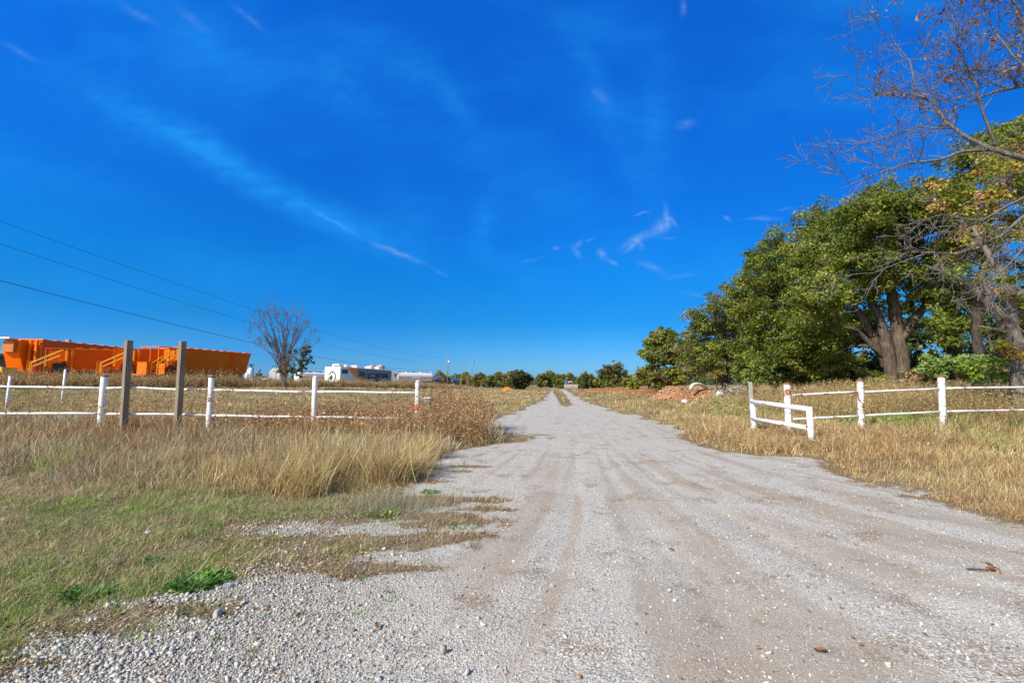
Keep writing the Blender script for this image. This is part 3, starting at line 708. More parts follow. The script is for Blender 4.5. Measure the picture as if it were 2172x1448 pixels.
def twigs(P, R, depth, out, ln, n0, spread=.9, up=.25, minr=.0035, shrink=.55):
    """bare side shoots, again and again finer"""
    L = np.linalg.norm(np.diff(P, axis=0), axis=1).sum()
    m = max(2, int(n0 * (L / ln) if depth else n0 * .6 * L / ln))
    for _ in range(m):
        t = rng.uniform(.15, 1) * (len(P) - 1.001); i = int(t); f = t - i
        p = P[i] * (1 - f) + P[i + 1] * f; d = P[i + 1] - P[i]; d /= np.linalg.norm(d) + 1e-9
        r = rng.normal(size=3); r -= d * r.dot(d); r /= np.linalg.norm(r) + 1e-9
        dr = d * rng.uniform(.5, 1.0) + r * spread * rng.uniform(.5, 1.1); dr[2] += up; dr /= np.linalg.norm(dr)
        l = ln * rng.uniform(.5, 1.3); rad = max(minr, (R[i] * (1 - f) + R[min(i + 1, len(R) - 1)] * f) * .5)
        k = 5; Q = np.zeros((k, 3)); Q[0] = p; dd = dr.copy()
        for j in range(1, k):
            Q[j] = Q[j - 1] + dd * l / (k - 1); dd = dd + rng.normal(0, .22, 3); dd[2] += up * .25; dd /= np.linalg.norm(dd)
        rr = np.linspace(rad, minr * .8, k); out.append((Q, rr))
        if depth > 0: twigs(Q, rr, depth - 1, out, ln * shrink, n0, spread, up, minr, shrink)
def crown(clumps, per, ls, pal, sub_r, k_sub, squash=.85, dense=1.0, tint=None):
    """clumps: (centre, radius); leaves sit in many small tufts spread over and inside each clump"""
    P, Nn, Cc, T = [], [], [], []
    for c, r in clumps:
        ns = max(3, int(k_sub * (r / sub_r) ** 2 * dense))
        u = rng.normal(size=(ns, 3)); u /= np.linalg.norm(u, axis=1)[:, None]
        rad = r * (rng.random(ns) ** .45) * rng.uniform(.85, 1.12, ns)
        s = np.asarray(c) + u * rad[:, None] * np.array([1, 1, squash]); T.append(s)
        sr = sub_r * rng.uniform(.6, 1.25, ns)
        q = rng.normal(size=(ns, per, 3)); q /= np.linalg.norm(q, axis=2)[..., None]
        rr = rng.random((ns, per, 1)) ** .5
        pp = s[:, None] + q * rr * sr[:, None, None] * np.array([1, 1, .7])
        base = pick(pal, ns, .14)
        cc = np.repeat(base, per, 0) * rng.normal(1, .16, (ns * per, 1))
        P.append(pp.reshape(-1, 3)); Nn.append((q + np.array([0, 0, .35])).reshape(-1, 3)); Cc.append(cc)
    P = np.concatenate(P); Nn = np.concatenate(Nn); Cc = np.clip(np.concatenate(Cc), .008, 1); T = np.concatenate(T)
    keep = rng.random(len(P)) < dense; P, Nn, Cc = P[keep], Nn[keep], Cc[keep]
    v, f = cards(P, ls * rng.uniform(.6, 1.35, len(P)), 1.5, Nn, .75)
    return v, f, np.repeat(Cc, 4, 0), T
def tree(name, label, cat, base, trunks, clumps, pal, ls=.13, per=60, sub_r=.5, k_sub=1.2, dense=1.0, bark=None, group=None, limbs=24, lr=.05, bare=None, mat=None, squash=.85):
    """trunks: list of (points, radii); limbs run from the trunks into the crown tufts"""
    root = empty(name, base); tag(root, label, cat, group)
    b = np.array(base); polys = [(np.asarray(P, float) - b, R) for P, R in trunks]; out = []
    if clumps:
        cl = [(np.asarray(c, float) - b, r) for c, r in clumps]
        v, f, c, T = crown(cl, per, ls, pal, sub_r, k_sub, squash, dense)
        co = mesh_np('foliage', v, [f], mat or m_leaf, root, col=c)
        src = np.concatenate([P[len(P) // 3:] for P, R in polys])
        for cc, r in cl:
            d = np.linalg.norm(src - cc, axis=1) + 1.5 * np.maximum(0, src[:, 2] - cc[2]); s = src[int(np.argmin(d))]
            Pm = wiggle(s, cc, 7, .05, .05); r0 = max(lr * 1.6, r * .045); out.append((Pm, np.linspace(r0, r0 * .35, 7)))
            near = T[np.argsort(np.linalg.norm(T - cc, axis=1))[:max(4, len(T) // max(1, len(cl)))]]
            for q in near[rng.permutation(len(near))[:limbs // max(1, len(cl)) + 3]]:
                s2 = Pm[rng.integers(2, 7)]; out.append((wiggle(s2, q, 5, .06), np.linspace(lr * .6, lr * .12, 5)))
    if bare:
        for P, R in polys[:]:
            twigs(P, R, bare.get('depth', 2), out, bare['ln'], bare['n'], bare.get('spread', .8), bare.get('up', .3), bare.get('minr', .006), bare.get('shrink', .6))
    v, f = tube_np(polys); mesh_np('trunk', v, [f], bark or BARK, root, smooth=True)
    if out:
        v, f = tube_np(out); mesh_np('branches', v, [f], bark or BARK, root, smooth=True)
    return root
def pxtrunk(pts, d, rads):
    """trunk line given where it stands in view at distance d (each point may carry its own distance)"""
    P = [np.array(Wp(p[0], p[1], p[2] if len(p) > 2 else d)) for p in pts]
    Q, R = [P[0]], [rads[0]]
    for i in range(len(P) - 1):
        for t in (.25, .5, .75, 1): Q.append(P[i] * (1 - t) + P[i + 1] * t + (rng.normal(0, .03, 3) * rads[i] * 3 if t < 1 else 0)); R.append(rads[i] * (1 - t) + rads[i + 1] * t)
    return np.array(Q), np.array(R)
def pxclumps(L, d, jit=.12, grow=1.0):
    out = []
    for q in L:
        dd = q[3] if len(q) > 3 else d * (1 + rng.uniform(-jit, jit)); out.append((np.array(Wp(q[0], q[1], dd)), q[2] / F * dd * grow))
    return out
def base_at(px, d):
    x = (px - 1086) / F * d * .9957; z = float(ground_z(np.array([x]), np.array([d]))[0]) - .05; return (x, d, z)
OAK = [(.155, .200, .026), (.21, .24, .036), (.105, .145, .021), (.28, .30, .058), (.19, .22, .07), (.135, .175, .03)]
OAKB = OAK + [(.24, .21, .07), (.22, .17, .07)]
FALL = [(.38, .33, .05), (.50, .32, .05), (.30, .30, .05), (.55, .26, .05), (.20, .24, .04), (.42, .38, .07), (.46, .28, .10)]
YG = [(.30, .36, .04), (.24, .31, .04), (.38, .38, .05), (.18, .24, .04)]
FAR = [(.15, .17, .045), (.19, .19, .055), (.12, .14, .04), (.24, .20, .065), (.21, .18, .07)]

def standtrunk(px, d, top, pxs, rads):
    b = base_at(px, d); P = [b]
    for q in pxs: P.append(tuple(Wp(q[0], q[1], q[2] if len(q) > 2 else d)))
    P = [np.array(p) for p in P]; Q, R = [P[0] - np.array([0, 0, .3])], [rads[0] * 1.15]
    for i in range(len(P) - 1):
        for t in (.2, .4, .6, .8, 1): Q.append(P[i] * (1 - t) + P[i + 1] * t + (rng.normal(0, .04, 3) * rads[i] * 3 if t < 1 else 0)); R.append(rads[i] * (1 - t) + rads[i + 1] * t)
    return np.array(Q), np.array(R)
# the great double-stemmed oak
D1 = 25.0
tree('oak_tree', 'largest oak with a thick forked brown trunk behind the right fence', 'tree', base_at(1902, D1),
     [standtrunk(1892, D1, 0, [(1884, 745), (1872, 690), (1850, 640), (1835, 570)], [.34, .29, .24, .18, .08]),
      standtrunk(1922, D1 - .3, 0, [(1912, 745), (1897, 660), (1888, 600), (1872, 520), (1880, 450)], [.32, .30, .28, .23, .16, .07]),
      pxtrunk([(1908, 720), (1930, 690), (1965, 645), (2010, 600), (2050, 540)], D1 - .3, [.26, .22, .17, .13, .06]),
      pxtrunk([(1890, 620), (1896, 560), (1930, 500), (1950, 440)], D1 - .2, [.22, .18, .12, .06]),
      pxtrunk([(1880, 775), (1850, 710), (1820, 660), (1790, 620)], D1 + .6, [.26, .22, .16, .08]),
      pxtrunk([(1884, 760), (1850, 735), (1820, 700), (1770, 690)], D1 + .4, [.18, .14, .10, .05])],
     pxclumps([(1930, 432, 62), (1860, 455, 62), (1795, 500, 66), (1765, 548, 60), (1830, 560, 62), (1985, 480, 62), (1900, 530, 56), (1745, 620, 55), (1800, 640, 45),
               (1970, 560, 55), (2020, 620, 42), (1950, 620, 34), (1775, 690, 42), (1830, 470, 60), (1760, 740, 40), (2040, 520, 50), (1850, 610, 40), (1905, 590, 36, 24), (1990, 640, 34), (1830, 700, 34), (1730, 560, 50), (1740, 690, 44), (1860, 420, 44), (1975, 425, 50)], D1, .14, 1.1),
     OAK, ls=.10, per=int(96 * DENS), sub_r=.50, k_sub=6.0, limbs=70, lr=.06)
tree('oak_tree', 'rounded dense green oak left of the forked trunk oak', 'tree', base_at(1690, 31),
     [standtrunk(1690, 31, 0, [(1685, 740), (1670, 680), (1660, 600)], [.3, .24, .18, .08])],
     pxclumps([(1665, 535, 58), (1720, 545, 62), (1620, 590, 52), (1690, 610, 62), (1640, 660, 58), (1590, 670, 45), (1720, 680, 58), (1665, 735, 52), (1600, 740, 48), (1735, 745, 48), (1740, 480, 55), (1640, 785, 34), (1700, 780, 36), (1680, 690, 46, 27), (1640, 745, 44, 27), (1715, 765, 42, 27), (1600, 790, 30, 27), (1690, 640, 44, 27.5), (1610, 545, 30), (1575, 620, 34)], 31, .13, 1.12),
     OAK, ls=.115, per=int(82 * DENS), sub_r=.55, k_sub=5.5, limbs=50, lr=.05)
tree('oak_tree', 'low bushy oak sloping down to the dirt mound', 'tree', base_at(1535, 38),
     [standtrunk(1535, 38, 0, [(1540, 760), (1545, 700)], [.26, .2, .1])],
     pxclumps([(1545, 665, 48), (1500, 690, 42), (1475, 725, 36), (1560, 725, 50), (1510, 755, 44), (1466, 760, 26), (1580, 780, 34), (1590, 640, 45), (1478, 672, 24), (1475, 790, 26), (1530, 792, 26), (1625, 760, 42), (1520, 645, 26), (1600, 600, 34)], 38, .1, 1.04),
     OAKB, ls=.13, per=int(72 * DENS), sub_r=.6, k_sub=5.5, limbs=40, lr=.05)
tree('oak_tree', 'slim tree with a pale trunk and reddish left edge by the mound', 'tree', base_at(1413, 50),
     [standtrunk(1411, 50, 0, [(1410, 790), (1407, 750), (1410, 715)], [.19, .15, .11, .05]), standtrunk(1436, 51, 0, [(1434, 780), (1430, 740)], [.15, .11, .05])],
     pxclumps([(1405, 712, 21), (1425, 712, 18), (1388, 735, 22), (1418, 742, 24), (1435, 765, 20), (1372, 750, 14), (1395, 765, 20), (1362, 745, 10), (1422, 790, 18), (1442, 742, 16), (1400, 790, 14), (1452, 790, 18), (1412, 728, 20), (1388, 715, 16), (1380, 790, 18), (1360, 795, 14), (1440, 805, 18), (1425, 812, 14), (1395, 812, 12)], 50, .06, 1.0),
     YG[:2] + OAKB + [(.22, .13, .06)], ls=.2, per=int(44 * DENS), sub_r=.5, k_sub=6, limbs=24, lr=.05, bark=BARKP)
# yellowing trees right of it
tree('autumn_tree', 'yellow and orange leaved tree reaching over the right edge', 'tree', base_at(2085, 21),
     [standtrunk(2085, 21, 0, [(2075, 740), (2070, 650), (2085, 560), (2100, 470)], [.22, .20, .16, .11, .05])],
     pxclumps([(2085, 420, 58), (2030, 430, 50), (2150, 380, 62), (2110, 500, 58), (2170, 470, 58), (2050, 520, 50), (2000, 400, 44), (2140, 330, 44), (2090, 590, 44), (2165, 570, 46), (2200, 640, 42), (2110, 350, 46), (2170, 300, 40)], 21, .1),
     FALL + OAK[:3], ls=.10, per=int(60 * DENS), sub_r=.5, k_sub=4.5, limbs=60, lr=.05, dense=.9, bark=SHADEB)
tree('autumn_tree', 'dark trunked oak with green crown behind the orange leaved tree', 'tree', base_at(2030, 27),
     [standtrunk(2030, 27, 0, [(2030, 740), (2025, 660), (2030, 580)], [.28, .24, .20, .10])],
     pxclumps([(2050, 350, 58), (2110, 310, 58), (2160, 290, 60), (2000, 420, 50), (2190, 380, 60), (1990, 680, 34, 23), (2060, 690, 30, 23), (2010, 720, 26, 23), (2010, 560, 40), (2060, 620, 36), (2130, 640, 34), (2180, 700, 30), (2060, 440, 50)], 27, .08),
     OAK + YG[:1], ls=.12, per=int(64 * DENS), sub_r=.55, k_sub=5, limbs=50, lr=.05, bark=SHADEB)
tree('leaning_tree', 'grey brown leaning trunk by the right edge with few yellow leaves', 'tree', base_at(2168, 15.5),
     [standtrunk(2168, 15.5, 0, [(2162, 745), (2148, 705), (2120, 668), (2085, 632), (2040, 592), (1960, 562)], [.29, .23, .2, .16, .13, .09, .04]),
      pxtrunk([(2150, 710), (2146, 660), (2142, 610), (2112, 565), (2085, 520), (2062, 480)], 15.5, [.17, .15, .13, .1, .07, .04])],
     pxclumps([(2100, 705, 18), (2130, 735, 16), (2165, 640, 20), (2160, 755, 18), (2060, 560, 22), (2120, 590, 20), (2020, 585, 16)], 15.3, .04),
     YG + [(.40, .22, .04)], ls=.085, per=int(40 * DENS), sub_r=.28, k_sub=1.0, limbs=20, lr=.02, bark=bark_mat('leaning_bark', (.11, .09, .075), (.26, .22, .185), 7),
     bare=dict(ln=1.1, n=2.2, depth=2, spread=.9, up=.1, minr=.006))
# dark wood behind, seen between the trunks
WOODS = [(1590, 46, 640, 'dark tree of the wood showing above the root heap'), (1680, 52, 610, 'dark tree of the wood seen behind the rounded dense oak'), (1780, 44, 640, 'dark wood tree filling the gap between the two largest oaks'),
         (1860, 50, 600, 'dark wood tree directly behind the forked trunk'), (1945, 40, 640, 'dark wood tree just right of the forked trunk'), (2020, 46, 600, 'dark wood tree behind the dark trunked oak'),
         (2100, 38, 640, 'dark wood tree between the dark trunked oak and the leaning trunk'), (2180, 42, 560, 'dark wood tree at the right edge behind the leaning trunk'), (1490, 60, 700, 'farthest left tree of the wood, behind the low bushy oak'),
         (1640, 40, 720, 'low wood tree behind the gate frame'), (1830, 36, 735, 'low wood tree left of the foot of the forked trunk'), (1975, 34, 745, 'low wood tree right of the foot of the forked trunk'), (2120, 32, 740, 'low wood tree behind the bright sapling')]
for i, (px, d, top, lab) in enumerate(WOODS):
    b_ = base_at(px, d); rpx = 42; cy0, cy1 = top + rpx, 785
    cl = [(px + rng.uniform(-40, 40), cy0 + (cy1 - cy0) * t + rng.uniform(-10, 10), rpx * rng.uniform(.6, .95)) for t in np.linspace(0, 1, 6)]
    tree('wood_tree', lab, 'tree', b_, [standtrunk(px, d, 0, [(px + 4, 740), (px - 4, (top + 780) / 2)], [.24, .17, .06])],
         pxclumps(cl, d, .06), [(.07, .10, .025), (.10, .13, .035), (.05, .075, .02)], ls=.22, per=int(34 * DENS), sub_r=.62, k_sub=4.2, limbs=18, lr=.05, group='dark trees of the wood behind the oaks')
# undergrowth
BUSH = [(1770, 800, 34, 29, OAK + OLIVE, 'grey green bush left of the second capped post of the right fence'), (1700, 808, 26, 30, OAKB, 'low bush behind the first capped post of the right fence'), (1845, 800, 30, 24, OLIVE + OAK, 'olive bush against the left side of the forked trunk'),
        (1640, 800, 30, 31, OAK, 'green bush behind the grey timber upright'), (1575, 792, 28, 33, OAK, 'green bush above the right half of the root heap'), (1950, 800, 30, 22, BROWN + OLIVE, 'brown olive bush just right of the forked trunk'),
        (1995, 775, 44, 20, GREEN, 'dark green bush at the foot of the dark trunks'), (2060, 780, 40, 19, YG + GREEN, 'green bush between the dark trunk and bright sapling'),
        (1800, 775, 42, 27, OAK, 'green bush just left of the forked trunk'), (1735, 790, 34, 28, OAKB, 'grey green bush left of the forked trunk oak, middle of three'),
        (1665, 800, 30, 29, OAK, 'round green bush straight above the gate frame'), (1520, 795, 18, 33, [(.28, .22, .05), (.22, .2, .05)], 'small yellow sapling behind the curved pipe'),
        (1600, 800, 26, 30, OAK, 'low dark bush beside the root heap'), (2140, 790, 30, 18, BROWN + OLIVE, 'brown and olive bush at the leaning trunk')]
for px, py, r, d, pal, lab in BUSH:
    b_ = base_at(px, d)
    cl = [(px + rng.uniform(-.5, .5) * r, py + rng.uniform(-.3, .35) * r, r * rng.uniform(.45, .7)) for _ in range(5)]
    tree('bush', lab, 'bush', b_, [standtrunk(px, d, 0, [(px, py)], [.05, .02])], pxclumps(cl, d, .03), pal, ls=.09, per=int(34 * DENS), sub_r=.26, k_sub=3.5, limbs=16, lr=.015)
b_ = base_at(2105, 16)
tree('sapling', 'bright yellow green sapling just behind the right fence', 'sapling', b_, [standtrunk(2105, 16, 0, [(2103, 800), (2100, 765)], [.03, .02, .01])],
     pxclumps([(2100, 775, 16), (2118, 790, 16), (2090, 798, 15), (2112, 765, 12), (2130, 805, 12)], 16, .02), [(.26, .38, .05), (.20, .32, .05), (.33, .42, .08)], ls=.10, per=int(26 * DENS), sub_r=.2, k_sub=1.3, limbs=14, lr=.012)

# the bare tree whose limbs reach in from the right
D7 = 10.5
out = []; mains = []
def limb(pts, rads, **k):
    P, R = pxtrunk(pts, D7, [r * .72 for r in rads]); mains.append((P, R)); twigs(P, R, k.get('depth', 2), out, k.get('ln', 1.0), k.get('n', 2.6) * 1.15, k.get('spread', .8), k.get('up', .15), .0066, .55)
limb([(2420, 380, 10), (2300, 368, 10), (2172, 335, 10.2), (2100, 315, 10.4), (2040, 285, 10.6), (2005, 258, 10.7), (1985, 225, 10.8), (1962, 208, 10.9), (1935, 198, 11)], [.16, .13, .095, .075, .06, .05, .045, .035, .02], n=2.4)
limb([(2090, 318, 10.4), (2040, 322, 10.3), (1990, 340, 10.3), (1930, 346, 10.2), (1880, 362, 10.2), (1820, 385, 10.1), (1780, 402, 10)], [.06, .05, .042, .034, .026, .016, .008], n=2.6)
limb([(2022, 272, 10.7), (1980, 272, 10.8), (1950, 268, 10.9), (1905, 285, 11), (1850, 300, 11), (1812, 308, 11)], [.042, .034, .028, .022, .014, .008], n=2.4)
limb([(1962, 208, 10.9), (1940, 180, 11), (1930, 130, 11.1), (1900, 95, 11.2), (1888, 70, 11.2)], [.035, .028, .022, .015, .008], n=2.6)
limb([(1940, 200, 11), (1900, 202, 11), (1850, 195, 11.1), (1800, 165, 11.1), (1782, 150, 11.1)], [.03, .022, .016, .01, .006], n=2.6)
limb([(2420, 250, 9.5), (2260, 215, 9.8), (2172, 182, 10), (2110, 195, 10.2), (2060, 215, 10.4), (2030, 230, 10.5)], [.10, .08, .05, .04, .03, .015], n=2.6)
limb([(2110, 300, 10.4), (2085, 240, 10.3), (2070, 180, 10.2), (2045, 130, 10.2), (2020, 70, 10.2), (2005, 10, 10.2)], [.045, .038, .03, .022, .015, .008], n=2.8)
limb([(2300, 200, 9.7), (2210, 130, 9.8), (2165, 60, 9.9), (2150, 0, 10), (2140, -60, 10)], [.08, .06, .045, .03, .015], n=3.0)
limb([(2200, 170, 9.8), (2150, 120, 9.9), (2105, 60, 10), (2080, 0, 10)], [.05, .035, .022, .010], n=3.0)
limb([(2300, 60, 9.7), (2230, 20, 9.7), (2150, -20, 9.8)], [.06, .04, .02], n=3.0)
limb([(2172, 150, 10), (2100, 150, 10.1), (2040, 148, 10.2), (1985, 135, 10.3), (1950, 110, 10.4)], [.04, .03, .02, .014, .008], n=3.0)
limb([(2300, 455, 10), (2172, 458, 9.6), (2125, 500, 9.5), (2075, 520, 9.4), (2030, 540, 9.3), (1970, 535, 9.2), (1900, 560, 9.2), (1850, 580, 9.1)], [.08, .055, .042, .034, .028, .02, .013, .007], n=2.2, up=-.05, ln=.8)
limb([(2172, 420, 9.6), (2130, 440, 9.4), (2080, 470, 9.3), (2000, 455, 9.2), (1940, 470, 9.1)], [.045, .035, .025, .016, .008], n=2.1, up=-.05, ln=.7)
limb([(2200, 490, 9.2), (2160, 540, 9.1), (2130, 570, 9), (2100, 600, 9), (2040, 625, 8.9)], [.035, .026, .02, .014, .006], n=2.1, up=-.15, ln=.7)
# its own trunk stands outside the frame
tr = np.array([(22.5, 10.0, .2), (22.3, 10.0, 2.0), (21.5, 10.0, 4.0), (19.5, 9.9, 5.5), (16.0, 9.9, 6.0), (Wp(2420, 380, 10))[:]] if False else [(15.2, 10.2, .2), (15.1, 10.2, 2.0), (14.8, 10.1, 4.0), tuple(Wp(2420, 380, 10)), tuple(Wp(2420, 250, 9.5)), (13.6, 9.6, 9.0)])
b_ = (15.2, 10.2, float(terr(15.2, 10.2)))
root = empty('bare_tree', b_); tag(root, 'bare grey limbed tree reaching in from the upper right corner', 'tree')
v, f = tube_np([(tr - np.array(b_), np.array([.34, .3, .26, .2, .14, .07]))] + [(P - np.array(b_), R) for P, R in mains]); mesh_np('trunk', v, [f], TWIG, root, smooth=True)
v, f = tube_np([(P - np.array(b_), R) for P, R in out]); mesh_np('branches', v, [f], TWIG, root, smooth=True)
tips = np.array([P[-1] for P, R in out])
sel = tips[(rng.random(len(tips)) < .09) & (tips[:, 2] > Wp(2000, 215, 10).z) & (tips[:, 0] > Wp(2005, 100, 10).x - .6)]
pp = (sel[:, None] + rng.normal(0, .07, (len(sel), 7, 3))).reshape(-1, 3)
v, f = cards(pp - np.array(b_), .055 * rng.uniform(.5, 1.4, len(pp)), 1.9); mesh_np('dead_leaves', v, [f], m_leaf, root, col=np.repeat(pick([(.30, .13, .06), (.36, .18, .08), (.22, .11, .06), (.30, .22, .08)], len(pp)), 4, 0))
print('bare tree twigs', len(out))

# leafless vase shaped tree among the machines
D2 = 46.0; b_ = base_at(603, D2)
st = []
for k_, (ex_, ey_) in enumerate([(527, 702), (532, 672), (544, 690), (548, 664), (558, 676), (566, 649), (574, 668), (583, 652), (592, 668), (602, 660), (612, 672), (622, 660), (630, 676), (641, 668), (648, 690), (658, 684), (664, 708), (672, 728), (640, 712), (560, 712), (600, 700), (625, 704), (540, 730), (655, 742)]):
    fx_ = 603 + (k_ % 5 - 2) * 1.5; mx_, my_ = fx_ + (ex_ - 603) * .16, 768 - (k_ % 4) * 5; nx_, ny_ = 603 + (ex_ - 603) * .55 + rng.uniform(-4, 4), my_ + (ey_ - my_) * .5
    st.append(((fx_, 800), (mx_, my_), (nx_, ny_), (ex_ * .8 + nx_ * .2, ey_ * .8 + ny_ * .2), (ex_, ey_)))
trs = []
for s in st:
    P = [np.array(b_) + rng.normal(0, .08, 3) * np.array([1, 1, 0])] + [np.array(Wp(a, c, D2 + rng.uniform(-1.2, 1.2) * (i > 0) * .6 * i)) for i, (a, c) in enumerate(s[1:])]
    Q, R = [], []; rr = np.array([.055, .045, .030, .016, .010])
    for i in range(len(P) - 1):
        for t in (0, .33, .66): Q.append(P[i] * (1 - t) + P[i + 1] * t); R.append(rr[i] * (1 - t) + rr[i + 1] * t)
    Q.append(P[-1]); R.append(rr[-1]); trs.append((np.array(Q), np.array(R)))
tree('leafless_tree', 'vase shaped leafless tree with green leaves low on its right side', 'tree', b_, trs,
     pxclumps([(640, 745, 14), (652, 757, 13), (636, 768, 16), (624, 782, 14), (648, 738, 10), (612, 790, 10), (588, 790, 7), (656, 746, 9), (640, 785, 12), (628, 795, 10), (655, 768, 9)], D2, .01), [(.10, .105, .03), (.14, .13, .04), (.075, .08, .03)],
     ls=.15, per=int(18 * DENS), sub_r=.28, k_sub=2.4, limbs=20, lr=.02, bark=bark_mat('purple_grey_bark', (.075, .058, .054), (.17, .135, .125), 5), bare=dict(ln=.9, n=1.7, depth=2, spread=.55, up=.40, minr=.008, shrink=.6), dense=.8)

# trees across the far side
def far_tree(name, label, px, top, bot, w, d, pal, cat='tree', group=None, dense=1.0, n=9, cone=False, bare=None, trunk=True):
    b_ = base_at(px, d); cl = []; H = bot - top
    for i in range(n):
        t = (i + .5) / n
        if cone: r = w * .5 * (.25 + .75 * t) * .8; cx = px + rng.uniform(-.08, .08) * w; cy = top + H * (.12 + .85 * t)
        else: a = rng.uniform(0, 6.28); q = rng.uniform(.1, .9) ** .5; cx = px + math.cos(a) * q * w * .33; cy = top + H * (.50 + .34 * math.sin(a) * q); r = w * rng.uniform(.2, .32)
        cl.append((cx, cy, r, d * (1 + rng.uniform(-.01, .01))))
    s = d / 100.0
    return tree(name, label, cat, b_, [standtrunk(px, d, 0, [(px, top + H * .55)], [.16 * s + .05, .05])], pxclumps(cl, d) if dense > 0 else [], pal, ls=.26 * s + .08, per=int(26 * DENS), sub_r=.40 * s + .2, k_sub=3.5,
                dense=dense if dense > 0 else 1, limbs=12, lr=.03 * s + .015, group=group, bare=bare)
FARL = [(925, 799, 822, 26, 172, 'low olive tree right behind the two blue machines'), (941, 795, 822, 28, 170, 'reddish topped tree directly behind the utility pole'), (962, 791, 822, 30, 172, 'rounded tree first to the right of the utility pole'),
        (983, 793, 822, 30, 168, 'second tree right of the utility pole, wide and green'), (1003, 797, 822, 26, 160, 'low brownish tree in the middle of the far hedge'), (1022, 792, 822, 30, 175, 'tall olive tree just right of the middle of the far hedge'),
        (1042, 795, 822, 28, 165, 'yellow olive tree left of the one behind the orange heap'), (1060, 791, 822, 28, 160, 'olive tree of the hedge rising behind the orange dirt heap'), (1078, 790, 822, 28, 150, 'last hedge tree, touching the dark spreading tree')]
for i, q in enumerate(FARL):
    far_tree('hedge_tree', q[5], *q[:5], [FAR, FAR + [(.22, .15, .10)], OAK, FAR + OAK][i % 4], group='trees of the far line right of the utility pole')
far_tree('dark_tree', 'dark spreading tree at the orange dirt heap with a ragged top', 1103, 786, 824, 48, 118, [(.065, .08, .03), (.09, .10, .03), (.05, .06, .025)], n=12)
far_tree('open_tree', 'thin crowned tree showing above the dark spreading tree', 1092, 777, 818, 26, 124, FAR + [(.2, .17, .13)], dense=.55)
far_tree('round_tree', 'olive tree with reddish top, left of the round twin', 1147, 789, 823, 26, 150, FAR + [(.2, .15, .05)])
far_tree('round_tree', 'round olive green tree straight beyond the left wheel track', 1166, 794, 822, 24, 152, [(.13, .15, .03), (.11, .13, .03)])
far_tree('low_tree', 'low dark tree just left of the bulldozer', 1186, 802, 826, 26, 120, OAK[:3])
far_tree('low_tree', 'low dark tree just right of the bulldozer', 1227, 800, 828, 22, 104, OAK[:3] + FAR)
far_tree('cedar_tree', 'pointed dark green cedar right of the bulldozer', 1243, 793, 829, 24, 98, [(.045, .08, .022), (.06, .10, .03), (.075, .11, .03)], cone=True, n=9)
far_tree('scrub_tree', 'olive scrub between the cedar and the open crowned oak', 1268, 801, 829, 34, 99, FAR + OAK[:2])
far_tree('scrub_tree', 'dark scrub under the open crowned oak', 1295, 803, 829, 36, 96, FAR + OAK[:2])
far_tree('open_oak', 'open crowned brown green oak standing over the far scrub', 1298, 766, 826, 60, 97, FAR + [(.17, .13, .05), (.15, .11, .05)], dense=.7, n=11, bare=dict(ln=1.0, n=1.2, depth=1, spread=.9, up=.2, minr=.02))
far_tree('scrub_tree', 'olive scrub right of the open crowned oak', 1325, 803, 830, 34, 92, FAR + OAK[:2])
far_tree('green_tree', 'small bright green tree left of the pale trunked one', 1346, 790, 832, 26, 72, YG + OAK[:2])
far_tree('grey_tree', 'nearly bare grey tree behind the small green one', 1352, 768, 828, 34, 84, [(.2, .17, .14)], dense=0, bare=dict(ln=1.5, n=2.2, depth=2, spread=.7, up=.5, minr=.018))
far_tree('green_tree', 'brown tinged green tree beside the pale trunked one', 1376, 772, 832, 30, 66, YG[:2] + OAKB)
far_tree('scrub_tree', 'scrub below the pale trunked tree', 1395, 800, 833, 30, 60, FAR + OAK[:3])
# far-off wood along the horizon
n = int(26000 * DENS); ax = rng.uniform(-.75, .95, n); dd = rng.uniform(330, 430, n); hh_ = 3.0 + 5.0 * fbm(ax * 40, 0 * ax, 201, 3)
P = np.stack([ax * dd, dd, rng.random(n) * hh_], -1); v, f = cards(P, 1.3 * rng.uniform(.5, 1.3, n), 1.2)
tag(mesh_np('distant_woods', v, [f], m_leaf, col=np.repeat(pick([(.09, .11, .06), (.11, .12, .07), (.13, .12, .08)], n), 4, 0)), 'low dark line of far off woods along the horizon', kind='stuff')

n = int(42000 * DENS); ax = np.where(rng.random(n) < .5, rng.uniform(-.185, .030, n), rng.uniform(.055, .30, n)); dd = rng.uniform(176, 192, n); hh_ = (2.2 + 5.5 * fbm(ax * 70, 0 * ax, 205, 4)) * np.minimum(1, ss((ax + .19) / .03) + .2)
P = np.stack([ax * dd, dd, rng.random(n) ** .8 * hh_ + .2], -1); v, f = cards(P, .55 * rng.uniform(.5, 1.4, n), 1.3)
tag(mesh_np('far_scrub', v, [f], m_leaf, col=np.repeat(np.clip(pick(FAR, n) * (.6 + .9 * fbm(ax * 160, hh_, 207, 2))[:, None], .02, .5), 4, 0)), 'continuous belt of olive scrub closing the far end of the fields', kind='stuff')

